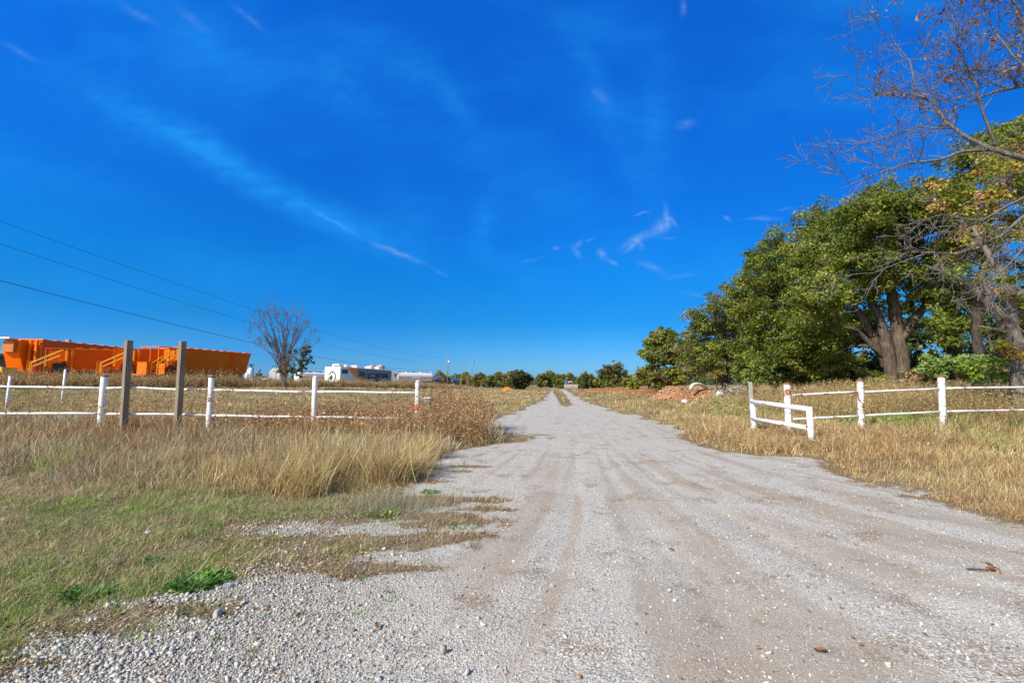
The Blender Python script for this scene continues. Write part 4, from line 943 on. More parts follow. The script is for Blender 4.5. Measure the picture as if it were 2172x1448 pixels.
# broad leaved plants on the left verge
def rosette(name, label, g, r, n, L, pal, up=.5):
    n = int(n * 2.2); L = L * .62; a = rng.uniform(0, 6.28, n); q = r * np.sqrt(rng.random(n)); x = g.x + np.cos(a) * q; y = g.y + np.sin(a) * q * .8
    z = ground_z(x, y) ; K = 3
    V, Fq, Cc = [], [], []; off = 0
    az = a + rng.normal(0, .6, n); le = np.abs(rng.normal(.9 - up, .3, n)) + .2; ll = L * rng.uniform(.5, 1.2, n)
    v, f, pts = ribbons(x, y, z, ll, ll * .001, az, le, np.full(n, .35), K, .1)
    side = np.stack([-np.sin(az), np.cos(az), 0 * az], -1); w = np.array([.1, 1.0, .85, .05])
    o = side[:, None] * (ll * .21)[:, None, None] * w[None, :, None]
    lift = np.zeros_like(o); lift[..., 2] = (ll * .05)[:, None] * w
    v = np.stack([pts - o + lift, pts, pts + o + lift], 2).reshape(-1, 3)
    b = np.arange(K) * 3
    ff = np.concatenate([np.stack([b, b + 1, b + 4, b + 3], -1), np.stack([b + 1, b + 2, b + 5, b + 4], -1)])[None] + (np.arange(n) * (K + 1) * 3)[:, None, None]
    o_ = mesh_np(name, v - np.array([g.x, g.y, g.z]), [ff.reshape(-1, 4)], m_leaf, smooth=True, col=np.repeat(pick(pal, n), 12, 0)); o_.location = g
    return tag(o_, label, 'plant')
GL = [(.09, .24, .04), (.13, .31, .05), (.06, .17, .03), (.19, .36, .06)]
rosette('leafy_plant', 'dark green broad leaved weed in the gravel edge, leftmost of the bright clumps', G(186, 1262), .13, 120, .10, GL)
rosette('leafy_plant', 'largest leafy green weed, beside the crumpled foil', G(418, 1238), .19, 200, .10, GL)
rosette('leafy_plant', 'small bright green weed on the verge above the two large ones', G(322, 1190), .08, 60, .07, GL + [(.18, .34, .06)])
rosette('leafy_plant', 'green leafed tuft in front of the grey bushy clump', G(812, 1092), .20, 150, .08, GL + GREEN[:2])
rosette('leafy_plant', 'small green weed in the gravel near the golden grass', G(912, 1045), .12, 60, .07, GL)
rosette('leafy_plant', 'tiny green weed left of the sandy track edge', G(980, 1118), .14, 40, .05, GL)
rosette('leafy_plant', 'green weed under the right end of the golden grass', G(770, 1018), .22, 80, .10, GL)
# tiny sprouts coming through the gravel
V_, Fo, co_ = [], [], 0
for px, py in [(692, 1152), (742, 1158), (640, 1260), (700, 1235), (755, 1302), (770, 1225), (698, 1275), (770, 1232), (825, 1260), (842, 1268), (465, 1356), (540, 1380), (820, 1275), (560, 1312), (1080, 930), (1110, 905), (715, 1148), (760, 1150)]:
    g = G(px, py); n = 16; v, f, _ = ribbons(g.x + rng.normal(0, .015, n), g.y + rng.normal(0, .012, n), np.full(n, float(ground_z(np.array([g.x]), np.array([g.y]))[0])), rng.uniform(.02, .05, n), np.full(n, .007), rng.uniform(0, 6.28, n), rng.uniform(.5, 1.3, n), np.full(n, .1), 2, .1)
    V_.append(v); Fo.append(f + co_); co_ += len(v)
v = np.concatenate(V_); tag(mesh_np('gravel_weeds', v, [np.concatenate(Fo)], m_leaf, col=np.repeat(pick(GL + GREEN[:2], len(v) // 6), 6, 0)), 'tiny green sprouts coming up through the gravel', kind='stuff')
# low grey-green clump
gx = G(820, 1085); n = int(2600 * DENS); x = rng.normal(gx.x, .30, n); y = rng.normal(gx.y + .15, .18, n)
v, f, pts = ribbons(x, y, ground_z(x, y) - .01, .20 * rng.uniform(.3, 1.2, n), .0035 + 0 * x, rng.uniform(0, 6.28, n), np.abs(rng.normal(.5, .35, n)), rng.normal(.1, .2, n), 3, .4)
tag(mesh_np('wiry_clump', v, [f], m_grass, col=np.repeat(pick(GREY + [(.26, .29, .15), (.22, .27, .12)], n), 8, 0)), 'wiry grey green clump standing in the gravel edge', 'plant')
# fallen leaves and straw on the drive
x, y = wedge(int(700 * DENS), 1.9, 12, -1.0, 1.2); R = road_sd(x, y); n = len(x)
c = fbm(x * .9, y * .9, 211, 3); k = (R > -.1) & (c > .46); x, y, R = x[k], y[k], R[k]
v, f = cards(np.stack([x, y, ground_z(x, y, R) + .014], -1), .013 * rng.uniform(.5, 1.5, len(x)), 2.0, np.array([0, 0, 1.0]), .35)
tag(mesh_np('fallen_leaves', v, [f], m_weed, col=np.repeat(pick([(.28, .15, .07), (.36, .20, .09), (.22, .12, .06), (.42, .25, .12)], len(x)), 4, 0)), 'small brown fallen leaves scattered over the drive', kind='stuff')
x, y = wedge(int(26000 * DENS), 2.2, 7, -1.1, .0); R = road_sd(x, y); k = (np.abs(R + .12) < .22) & (fbm(x * 1.5, y * 1.5, 215, 3) > .42); x, y, R = x[k], y[k], R[k]
v, f = cards(np.stack([x, y, ground_z(x, y, R) + .012], -1), .012 * rng.uniform(.4, 1.5, len(x)), 2.1, np.array([0, 0, 1.0]), .6)
tag(mesh_np('leaf_litter', v, [f], m_weed, col=np.repeat(pick([(.22, .12, .06), (.30, .17, .08), (.17, .10, .06), (.34, .24, .14), (.40, .32, .22)], len(x)), 4, 0)), 'drift of brown leaf litter along the left gravel edge', kind='stuff')

# ---------------------------------------------------------------- fences
PIPE = pipe_mat('white_painted_pipe', .46, 0); PIPE2 = pipe_mat('flaking_white_pipe', .54, 5.3); PIPER = pipe_mat('rusty_pipe', 1.25, 9.1); PIPEC = pipe_mat('clean_white_pipe', .3, 13.7)
WIRE = paint('fence_wire', (.33, .30, .28), .5, .6, .3)
def post(parent, base, top, r, mat, cap=None, name='post'):
    b = Vector(base); t = Vector(top); o = Vector(parent.location)
    d = (t - b)
    pts = [b - o - d.normalized() * .3, b - o, b - o + d * .5, t - o - d.normalized() * r * .5, t - o - d.normalized() * r * .12, t - o]
    p = MB().tube(pts, [r, r, r, r, r * .82, r * .35], 16).obj(name, mat, parent, smooth=True)
    if cap:
        MB().tube([t - o - d.normalized() * r * .62, t - o - d.normalized() * r * .10, t - o + d.normalized() * .012], [r * 1.03, r * .9, r * .30], 16).obj('cap', cap, p, smooth=True)
    return p
def rail(parent, a, b, r, mat, n=6, wob=.006):
    o = Vector(parent.location); P = wiggle(np.array(Vector(a) - o), np.array(Vector(b) - o), n, wob / max(1, (Vector(a) - Vector(b)).length))
    return MB().tube([tuple(q) for q in P], r, 10).obj('rail', mat, parent, smooth=True)
def wires_round(p, base, top, r, zs, parent):
    o = Vector(parent.location)
    for z in zs:
        c = Vector(base).lerp(Vector(top), z) - o; pts = [c + Vector((math.cos(t) * (r + .006), math.sin(t) * (r + .006), .012 * math.sin(t * 1.0))) for t in np.linspace(0, 6.3, 14)]
        MB().tube(pts, .006, 4).obj('wire_wrap', WIRE, p)
# left fence: posts at (px, top, base, distance)
LP = [(-140, 788, 890, 11.6), (222, 795, 906, 11.75), (449.5, 797, 924, 11.9), (669, 797, 931, 12.0), (886, 806, 914, 12.1)]
root = empty('pipe_fence', tuple(G(449, 905))); root.location.y = 11.9; root.location.z = 0
tag(root, 'white rust flecked pipe fence with two rails on the left', 'fence')
LB = []
for i, (px, t, bse, d) in enumerate(LP):
    tp = Wp(px, t, d); bx = Wp(px, 870, d).x; z = float(terr(bx, d)); bp_ = Vector((tp.x - (0.0 if i else 0), d, z)); LB.append((bp_, tp))
    r = [.078, .076, .072, .066, .064][i]
    q = post(root, bp_, tp, r, [PIPE, PIPE, PIPE2, PIPE, PIPE2][i], PIPER if i in (1, 2) else None)
    if i == 4:
        c = bp_.lerp(tp, .52) - Vector(root.location)
        bnd = MB().tube([c + Vector((0, 0, -.075)), c + Vector((0, 0, .075))], [r * 1.12, r * 1.2], 14).obj('rusty_band', paint('orange_band', (.55, .13, .04), .8, 0, .3), root); bnd['label'] = 'flaking orange band round the end post'
rails_t = [(-140, 818), (222, 823), (449.5, 826.5), (669, 830.5), (886, 833)]; rails_b = [(-140, 874), (222, 877), (449.5, 881), (669, 884.5), (886, 887.5)]
for L_, mats in ((rails_t, [PIPE, PIPE2, PIPE2, PIPE]), (rails_b, [PIPE, PIPE, PIPE2, PIPE])):
    for i in range(4):
        a = Wp(*L_[i], LP[i][3]); b = Wp(*L_[i + 1], LP[i + 1][3]); rail(root, a, b, .031, mats[i], 7, .014)
# right fence
RPp = [(1669, 812, 925, 12.4), (1824, 806, 925, 12.6), (1996, 797, 907, 13.0), (2290, 790, 900, 13.5)]
root = empty('pipe_fence', (9.5, 12.6, 0)); tag(root, 'white pipe fence with rusty capped posts on the right, running to the trees', 'fence')
for i, (px, t, bse, d) in enumerate(RPp):
    tp = Wp(px, t, d); lean = [-.02, -.05, -.06, 0][i]; bp_ = Vector((tp.x + lean, d, float(terr(tp.x, d)) - .05))
    q = post(root, bp_, tp, [.082, .078, .08, .08][i], [PIPE2, PIPE, PIPEC, PIPE][i], PIPER if i < 3 else None)
    wires_round(q, bp_, tp, [.082, .078, .08, .08][i], [.86, .62, .44, .25][: (3 if i == 0 else 4)], root)
rt = [(1669, 838), (1824, 831), (1996, 823.5), (2290, 819)]; rb = [(1669, 889.5), (1824, 882), (1996, 872.5), (2290, 867)]
for L_ in (rt, rb):
    for i in range(3):
        rail(root, Wp(*L_[i], RPp[i][3]), Wp(*L_[i + 1], RPp[i + 1][3]), .030, [PIPE2, PIPE, PIPE][i])
# short pipe frame at the gateway
a_t, a_b = Wp(1596.5, 847, 12.3), Wp(1596.5, 916, 12.3); b_t, b_b = Wp(1716, 862, 10.35), Wp(1717.5, 940, 10.35)
a_b.z = float(terr(a_b.x, a_b.y)) - .05; b_b.z = float(terr(b_b.x, b_b.y)) - .05; a_b.x = a_t.x; b_b.x = b_t.x + .015
root = empty('gate_frame', (a_b.x, a_b.y, a_b.z)); tag(root, 'short white welded pipe frame with two sloping rails at the gateway', 'frame')
o_ = Vector(root.location)
MB().tube([a_b - o_ - Vector((0, 0, .3)), a_t - o_], .062, 14).obj('post', PIPEC, root, smooth=True)
MB().tube([b_b - o_ - Vector((0, 0, .3)), b_t - o_], .063, 14).obj('post', PIPE2, root, smooth=True)
MB().tube([a_t - o_ + Vector((-.03, 0, -.055)), b_t - o_ + Vector((.03, 0, -.06))], .058, 14).obj('rail', PIPEC, root, smooth=True)
a2 = Wp(1597, 888, 12.3); b2 = Wp(1714, 907, 10.35)
MB().tube([a2 - o_, b2 - o_], .054, 14).obj('rail', PIPE, root, smooth=True)
MB().tube([Vector((0, 0, -.1)) + Vector((-.10, -.02, .12)), Vector((-.02, 0, .25))], .10, 8).obj('concrete_footing', paint('old_concrete', (.42, .40, .37), .95, 0, .6, bump=.5), root)
tp_ = Wp(1597, 810, 12.42); pb = a_b - o_
sp = MB().box(-.045, .06, .4, .045, .10, tp_.z - a_b.z)
sp.obj('timber_upright', paint('weathered_grey_wood', (.40, .39, .36), .9, 0, .7, (.22, .19, .15), 3, .5), root, .004)
# two unpainted timbers in the left fence
WOOD = None
m, N, b, o = new_mat('weathered_timber'); WOOD = m
co = N.n('ShaderNodeTexCoord').outputs['Object']; st_ = N.vm('MULTIPLY', co, (1, 1, .05)); n1 = N.noise(st_, 46, 5, .65); n2 = N.noise(co, 2.5, 4, .6)
c = N.ramp(n1, [(.3, (.11, .082, .055)), (.5, (.235, .19, .14)), (.7, (.36, .31, .25))]); c = N.mix(N.mr(n2, .4, .7, 0, .5), c, (.17, .12, .075))
N.put(b.inputs['Base Color'], c); b.inputs['Roughness'].default_value = .9
bp = N.n('ShaderNodeBump'); bp.inputs['Strength'].default_value = .8; bp.inputs['Distance'].default_value = .008; N.put(bp.inputs['Height'], n1); N.put(b.inputs['Normal'], bp.outputs[0])
for (px, t, pb_, bb, w, lab) in ((276, 722, 262, 905, .135, 'taller square timber post in the left fence, the one nearer the left edge'), (388.5, 724, 381, 905, .13, 'square timber post in the left fence, the right one of two')):
    d = 11.68; tp = Wp(px, t, d); z = float(terr(tp.x, d)); bt = Vector((tp.x, d, z))
    h = tp.z - z; mb = MB(); v = []
    mb.hexa([(x * w / 2, y * w / 2, zz) for zz in (-.4, h) for y in (-1, 1) for x in (-1, 1)])
    p = mb.obj('timber_post', WOOD, None, .006); p.location = bt; p.rotation_euler = (math.radians(.4), math.radians(-.4 if px < 300 else .3), math.radians(-24)); tag(p, lab, 'post')
# light wire fence further back at far left
root = empty('wire_fence', (-19, 20, .3)); tag(root, 'thin white posts with loose wires behind the left pipe fence', 'fence')
o_ = Vector(root.location); ps = [(22, 798, 19.0, .055), (139, 783, 22.0, .05)]; tops = []
for px, t, d, r in ps:
    tp = Wp(px, t, d); z = float(terr(tp.x, d)); tops.append((tp, z)); MB().tube([Vector((tp.x - .03, d, z - .2)) - o_, tp - o_], r, 10).obj('post', PIPEC, root, smooth=True)
A, Bq = tops[0][0], tops[1][0]; dirv = (Bq - A)
for hz in (.25, .62, .98):
    P = []
    for t in np.linspace(-1.6, 3.2, 14):
        q = A + dirv * t; z = float(terr(q.x, q.y)) + hz; P.append((q.x - o_.x, q.y - o_.y, z - o_.z + .02 * math.sin(t * 9)))
    MB().tube(P, .006, 4).obj('wire', WIRE, root)

# ---------------------------------------------------------------- power line
POLEM = bark_mat('pole_wood', (.16, .12, .09), (.30, .24, .19), 8); ALU = paint('dull_alloy', (.55, .55, .56), .45, .5, .3)
pb_ = base_at(949, 145); ph = Wp(949, 757, 145).z
root = empty('utility_pole', pb_); tag(root, 'distant wooden utility pole with a small transformer', 'pole')
MB().tube([(0, 0, -.3), (0, 0, ph - pb_[2])], [.20, .13], 10).obj('pole', POLEM, root, smooth=True)
zt = Wp(952, 768, 145).z - pb_[2]
tf = MB().tube([(.42, 0, zt - .45), (.42, 0, zt - .42), (.42, 0, zt + .4), (.42, 0, zt + .47)], [.2, .25, .25, .12], 12).obj('transformer', ALU, root, smooth=True)
MB().tube([(.42, 0, zt + .45), (.42, 0, zt + .7)], .05, 6).obj('bushing', ALU, tf)
MB().box(.1, -.05, zt - .1, .25, .05, zt + .1).obj('bracket', ALU, root)
for z in (ph - pb_[2] - .1, ph - pb_[2] - 1.4, ph - pb_[2] - 3.6): MB().tube([(-.12, 0, z), (-.28, 0, z)], .05, 6).obj('insulator', ALU, root)
def wire(pts, name, lab, r=.012):
    # fit height along the line from how it is seen
    x0, y0, x1, y1 = -28.0, 25.0, -20.9, 145.0
    ys, zs = [], []
    for px, py in pts:
        k = (px - 1086) / F  # x / depth, depth measured along the tilted axis
        lo, hi = 5.0, 200.0
        for _ in range(50):
            mid = (lo + hi) / 2; x = x0 + (x1 - x0) * (mid - y0) / (y1 - y0); w = Wp(px, py, mid)
            if w.x > x: lo, hi = lo, hi
            if w.x < x: hi = mid
            else: lo = mid
        ys.append(lo); zs.append(Wp(px, py, lo).z)
    c = np.polyfit(ys, zs, 2 if len(ys) > 3 else 2); Y = np.linspace(-30, 145, 60)
    P = [(x0 + (x1 - x0) * (y - y0) / (y1 - y0), y, float(np.polyval(c, y)) if y > 20 else float(np.polyval(c, 20)) + (20 - y) * .045) for y in Y]
    o = MB().tube(P, r, 5).obj(name, paint(name + '_metal', (.05, .05, .055), .6, .3, .1)); tag(o, lab, 'wire', 'three overhead wires on the left')
    print('wire', [round(float(a), 1) for a in ys], [round(float(a), 1) for a in zs])
wire([(0, 470), (545, 658), (739.6, 720), (946.5, 758.5)], 'overhead_wire', 'highest of the three overhead wires')
wire([(0, 518), (525, 682), (683, 727), (892, 768), (946.5, 767.7)], 'overhead_wire', 'middle one of the three overhead wires')
wire([(0, 598), (527, 722), (774, 774.4), (892, 785.5), (946.5, 782)], 'overhead_wire', 'lowest and darkest of the three overhead wires', .018)
q = base_at(131, 95); hz = Wp(131, 719, 95).z - q[2]
root = empty('flood_light', q); tag(root, 'small flood light on a thin pole above the leftmost orange hopper', 'light')
MB().tube([(0, 0, 0), (0, 0, hz)], .09, 8).obj('pole', ALU, root); MB().box(.15, -.3, hz - .55, .95, .3, hz - .15).obj('lamp_head', paint('lamp_grey', (.25, .26, .28), .5, .4, .2), root, .04); MB().tube([(0, 0, hz - .4), (.3, 0, hz - .35)], .05, 6).obj('arm', ALU, root)

# ---------------------------------------------------------------- orange hoppers
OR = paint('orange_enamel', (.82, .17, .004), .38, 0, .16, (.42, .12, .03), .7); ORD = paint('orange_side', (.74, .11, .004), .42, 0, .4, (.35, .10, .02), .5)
OR_SHADE = paint('shaded_orange_side', (.66, .145, .004), .6, 0, .35, (.36, .12, .02), .4)  # browner copy of the side orange: shade of the turned-away side put into the colour
for m_ in (OR, ORD, OR_SHADE): m_.node_tree.nodes['Principled BSDF'].inputs['Specular IOR Level'].default_value = .12
YE = paint('safety_yellow', (.85, .50, .02), .45, 0, .1); BK = paint('black_steel', (.025, .025, .028), .5, .2, .3, (.1, .08, .06)); WH = paint('white_enamel', (.82, .82, .83), .4, 0, .1, (.5, .46, .4)); RUB = paint('tyre_rubber', (.02, .02, .02), .85, 0, .5, (.10, .08, .06))
def wheel(parent, x, y, r, w=.28):
    t = MB().tube([(x, y - w / 2, r), (x, y - w / 2 + .02, r), (x, y + w / 2 - .02, r), (x, y + w / 2, r)], [r * .88, r, r, r * .88], 20).obj('wheel', RUB, parent, smooth=True)
    MB().tube([(x, y - w / 2 - .01, r), (x, y + w / 2 + .01, r)], r * .5, 14).obj('rim', ALU, t)
def hopper(name, lab, P, dvec, zb, L, Wd, z0, z1, scale=1.0, stairs=True, group='orange sand hopper trailers'):
    root = empty(name, (P[0], P[1], zb), math.atan2(dvec[1], dvec[0])); tag(root, lab, 'hopper trailer', group)
    z0 -= zb; z1 -= zb
    # trough, flared at the far end, narrowing at the foot
    v = []
    for z, e, iy in ((z0, .55, .22), (z1 - .35, .12, .0), (z1, 0, 0)):
        v.append([(.25 if z == z0 else 0, iy, z), (L - e, iy, z), (L - e, Wd - iy, z), (.25 if z == z0 else 0, Wd - iy, z)])
    mb = MB(); flatv = [p for r_ in v for p in r_]; mb.add(flatv, [(3, 2, 1, 0)] + [(4 * k + i, 4 * k + (i + 1) % 4, 4 * k + 4 + (i + 1) % 4, 4 * k + 4 + i) for k in (0, 1) for i in range(4)] + [(8, 9, 10, 11)])
    body = mb.obj('hopper_body', OR_SHADE if 'brown' in lab else ORD, root)
    MB().box(-.08, -.07, z1 + .0, L + .06, .10, z1 + .12).box(-.08, Wd - .1, z1, L + .06, Wd + .07, z1 + .12).box(-.08, .102, z1, .1, Wd - .102, z1 + .12).obj('top_rim', OR, root)
    for k in range(9):
        x = .5 + k * (L - 1) / 8; MB().box(x - .30, .15, z1 + .124, x + .30, Wd - .15, z1 + .22).obj('hatch', OR, body, .03)
    if stairs:
        for k in range(1, 4): MB().box(L * k / 4, -.004, z1 - .32, L * k / 4 + .05, .02, z1).obj('side_rib', OR, body)
    MB().box(-3.6, .15, z0 - .75, L, .45, z0 - .45).box(-3.6, Wd - .45, z0 - .75, L, Wd - .15, z0 - .45).obj('chassis', OR, root, .02)
    MB().box(.1, .5, z0 - 1.1, L - .6, Wd - .5, z0 - .01).obj('belly_frame', BK, root)
    for x in (L - 3.4, L - 2.1, L - .9): wheel(root, x, .28, .5); wheel(root, x, Wd - .28, .5)
    for x in (1.2, 4.0): MB().box(x, .2, z0 - 1.5, x + .18, .4, z0 - .76).obj('support_leg', OR, root)
    # outlet chute ends
    MB().box(-.1, -.02, z0 - .4, .14, .22, z1 - .1).obj('corner_column', OR, root, .03)
    MB().box(-.1, Wd - .22, z0 - .4, .14, Wd + .02, z1 - .1).obj('corner_column', OR, root, .03)
    if stairs:
        zp = z0 - .05
        MB().box(-3.6, -.05, zp - .35, -.12, Wd + .05, zp - .22).obj('platform', OR, root, .02)
        MB().box(-3.5, .0, zp - .218, -2.9, 1.2, zp + .98).box(-3.55, -.05, zp + .983, -2.85, 1.25, zp + 1.03).obj('control_cabinet', OR, root, .03)
        g = MB().box(-1.55, -.02, zp - .216, -.55, 1.0, zp + .9).obj('engine_housing', BK if 'leftmost' in lab else OR, root, .05)
        for k in range(5): MB().box(-1.45 + k * .18, -.055, zp - .05, -1.37 + k * .18, -.022, zp + .75).obj('grille_bar', BK, g)
        MB().box(-1.0, .0, z1 - 1.35, .0, Wd, z1 - 1.25).obj('landing', OR, root, .02)
        MB().box(-1.05, .05, z1 - 1.24, -.95, .18, z1 + .02).box(-.5, .0, z1 - 1.24, -.38, .14, z1 + .0).box(-2.2, .1, zp - .2, -2.1, .2, z1 + .02).box(-2.2, .0, z1 + .024, .1, .2, z1 + .10).box(-2.2, .204, z1 + .024, -2.0, Wd, z1 + .10).obj('portal_frame', OR, root, .02)
        # back panel with a tall rounded opening
        MB().box(-2.1, Wd * .5, z0 + .2, -.6, Wd * .5 + .06, z1 - .1).obj('end_panel', OR, root)
        MB().tube([(-.35, .1, zp), (-.35, .1, z1 - .35), (-.5, .1, z1 - .12), (-.75, .1, z1 - .06), (-.95, .1, z1 - .15)], .11, 10).obj('fill_pipe', OR, root, smooth=True)
        sx0, sx1, sy = -3.1, -.9, -.12; s_z0, s_z1 = zp - .2, z1 - 1.3
        st = MB()
        for k in range(7):
            t = (k + .5) / 7; st.box(sx0 + (sx1 - sx0) * t - .13, sy - .7, s_z0 + (s_z1 - s_z0) * t - .02, sx0 + (sx1 - sx0) * t + .13, sy - .02, s_z0 + (s_z1 - s_z0) * t + .02)
        stair = st.obj('stair', OR, root)
        for yy_ in (sy - .74, sy + .02):
            MB().tube([(sx0, yy_, s_z0 - .1), (sx0, yy_, s_z0 + 1.05), (sx1, yy_, s_z1 + 1.1), (sx1 + .5, yy_, s_z1 + 1.1), (sx1 + .5, yy_, s_z1)], .036, 6).tube([(sx0, yy_, s_z0 + .55), (sx1, yy_, s_z1 + .6)], .03, 6).tube([((sx0 + sx1) / 2, yy_, (s_z0 + s_z1) / 2), ((sx0 + sx1) / 2, yy_, (s_z0 + s_z1) / 2 + 1.05)], .03, 6).obj('handrail', YE, stair)
        MB().tube([(-.5, -.1, zp + .6), (-.3, -.3, zp + .2), (-.15, -.25, zp - .5), (-.4, -.2, zp - 1.0)], .09, 8).tube([(-.7, -.12, zp + .8), (-.2, -.35, zp + .1), (.1, -.25, zp - .9)], .07, 8).obj('hose', BK, root, smooth=True)
    return root
def near(px, d): return ((px - 1086) / F * d * .9957, d)
zA, zB, zC, zD = Wp(85, 722, 58).z, Wp(148, 741, 51).z, Wp(290, 741.5, 51.6).z, Wp(375, 739.5, 50).z
zg = .88
A_ = near(82, 58)
rA = hopper('hopper_trailer', 'tallest orange hopper at the far left, behind the others', A_, (-.06, 1), zg, 16, 3.4, Wp(85, 795, 58).z, zA, stairs=False)
# its near end: ladder columns, bulkhead, goose neck
z1 = zA - zg; z0 = Wp(85, 795, 58).z - zg
for y_ in (.25, .95): 
    mb = MB().box(-.45, y_, z0 - .2, -.2, y_ + .30, z1 - .05)
    for k in range(6): mb.box(-.50, y_ - .06, z0 + .3 + k * .7, -.452, y_ + .36, z0 + .38 + k * .7)
    mb.obj('ladder_column', OR, rA, .02)
MB().prism([(-1.2, z1), (-.1, z1), (-.1, z0 + .4), (-.5, z0 + .4), (-1.2, z1 - 1.7)], 1.5, 3.4).obj('end_bulkhead', OR, rA, .03)
MB().box(-1.6, 1.9, z1 - 1.6, -1.22, 3.2, z1 - .2).obj('valve_box', paint('stained_orange', (.55, .16, .02), .6, 0, .5, (.25, .12, .04)), rA, .04)
MB().box(-2.1, 2.0, z1 + .02, -1.0, 3.9, z1 + .22).obj('canopy', WH, rA, .03)
MB().prism([(-9.5, 1.3), (-1.2, 2.1), (-.2, 2.1), (-.2, 1.2), (-2.0, .9), (-9.5, .75)], .5, .8).prism([(-9.5, 1.3), (-1.2, 2.1), (-.2, 2.1), (-.2, 1.2), (-2.0, .9), (-9.5, .75)], 2.6, 2.9).obj('goose_neck', ORD, rA, .03)
MB().box(-9.3, .803, .95, -1.5, 2.597, 1.05).obj('deck', OR, rA)
MB().box(-4.0, .6, 1.9, -2.2, 1.6, 2.5).obj('tool_cage', YE, rA, .05)
for x in (-8.3, -7.0, -5.6): wheel(rA, x, .3, .5); wheel(rA, x, 3.0, .5)
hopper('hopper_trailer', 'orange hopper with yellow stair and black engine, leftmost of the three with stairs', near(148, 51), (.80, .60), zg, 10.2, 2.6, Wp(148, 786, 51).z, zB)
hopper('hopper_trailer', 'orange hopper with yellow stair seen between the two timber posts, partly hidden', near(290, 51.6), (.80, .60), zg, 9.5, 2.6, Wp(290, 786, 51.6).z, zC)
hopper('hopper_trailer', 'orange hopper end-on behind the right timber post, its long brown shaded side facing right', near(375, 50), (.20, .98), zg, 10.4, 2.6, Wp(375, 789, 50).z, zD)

# white roofed shed far left
q = near(-20, 75); root = empty('shed', (q[0], q[1], .8)); tag(root, 'open shed with a pale metal roof at the extreme left', 'shed')
zr = Wp(5, 744, 75).z - .8; zr2 = Wp(5, 752, 75).z - .8
MB().prism([(-6, zr2), (3.2, zr2), (3.2, zr2 + .15), (-1, zr), (-6, zr + .4)], -3, 4).obj('roof', paint('pale_roof', (.52, .53, .55), .4, .3, .2), root)
for x in (-5, -1, 3): MB().box(x, -2.8, 0, x + .2, -2.6, zr2 - .01).obj('post', ALU, root)
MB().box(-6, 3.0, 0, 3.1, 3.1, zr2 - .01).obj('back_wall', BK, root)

# ---------------------------------------------------------------- white command trailer
zg = .9; P0 = near(721, 68); P1 = near(830, 84.5); dv = (P1[0] - P0[0], P1[1] - P0[1]); L = math.hypot(*dv); dv = (dv[0] / L, dv[1] / L)
def fr(P, d, z): return empty, (P[0], P[1], z), math.atan2(d[1], d[0])
root = empty('command_trailer', (P0[0], P0[1], zg), math.atan2(dv[1], dv[0])); tag(root, 'long white trailer with an orange swoosh and grey printed rear half', 'trailer')
zt = Wp(700, 777.5, 68).z - zg; zt2 = Wp(830, 785, 84.5).z - zg
body = MB().box(0, 0, .55, L, 2.6, zt).obj('body', WH, root, .06)
GRP = paint('grey_print', (.20, .20, .205), .5, 0, .5, (.36, .33, .28), 1.2); GRD = paint('dark_print', (.05, .05, .055), .5, 0, .2); ORG = paint('orange_print', (.95, .30, .01), .45, 0, .08); GLS = paint('dark_window', (.012, .013, .016), .15, 0, .0)
def plate(name, poly, y, mat, parent, th=.012):      # polygon in (u along, v up) standing just proud of the side
    n = len(poly); v = [(p[0], y, p[1]) for p in poly] + [(p[0], y + th, p[1]) for p in poly]
    return MB().add(v, [tuple(range(n)), tuple(range(2 * n - 1, n - 1, -1))] + [(i + n, (i + 1) % n + n, (i + 1) % n, i) for i in range(n)]).obj(name, mat, parent)
def u_of(px):  # position along the side seen at photo column px
    k = (px - 1086) / F * .9957; return (k * P0[1] - P0[0]) / (dv[0] - k * dv[1])
H0 = .55; Ht = zt
def vv(f): return H0 + (Ht - H0) * f
ua, ub, uc, ue = u_of(736), u_of(756), u_of(783), L
lower = [(u_of(736), vv(.97)), (u_of(742), vv(.72)), (u_of(750), vv(.48)), (u_of(760), vv(.28)), (u_of(772), vv(.12)), (u_of(786), vv(0.0))]
upper = [(u_of(801), vv(0.0)), (u_of(784), vv(.13)), (u_of(772), vv(.28)), (u_of(764), vv(.48)), (u_of(758), vv(.72)), (u_of(755), vv(.97))]
plate('orange_swoosh', lower + upper, -.030, ORG, body)
plate('grey_graphic', [(u_of(801), vv(0)), (L - .05, vv(0)), (L - .05, vv(.93)), (u_of(755), vv(.97))] + upper[::-1][1:-1], -.016, GRP, body)
for a_, b_2, c_, d_ in ((724, 737, .60, .86), (760, 773, .45, .75), (798, 806, .42, .74), (811, 822, .42, .72)):
    wd_ = plate('window', [(u_of(a_), vv(c_)), (u_of(b_2), vv(c_)), (u_of(b_2), vv(d_)), (u_of(a_), vv(d_))], -.046, GLS, body)
# the big printed lettering, dark shapes with pale bars
plate('lettering', [(u_of(779), vv(.12)), (u_of(799), vv(.12)), (u_of(801), vv(.3)), (u_of(798), vv(.42)), (u_of(800), vv(.60)), (u_of(796), vv(.68)), (u_of(779), vv(.68))], -.046, GRD, body)
plate('lettering', [(u_of(784), vv(.48)), (u_of(794), vv(.48)), (u_of(794), vv(.56)), (u_of(784), vv(.56))], -.062, ALU, body); plate('lettering', [(u_of(784), vv(.24)), (u_of(794), vv(.24)), (u_of(794), vv(.33)), (u_of(784), vv(.33))], -.062, ALU, body)
arc = [(u_of(806) + math.cos(t) * 1.1, vv(.38) + math.sin(t) * .95) for t in np.linspace(-1.3, 1.5, 9)] + [(u_of(806) + math.cos(t) * .8, vv(.38) + math.sin(t) * .7) for t in np.linspace(1.5, -1.3, 9)]
plate('lettering', arc, -.078, GRD, body)
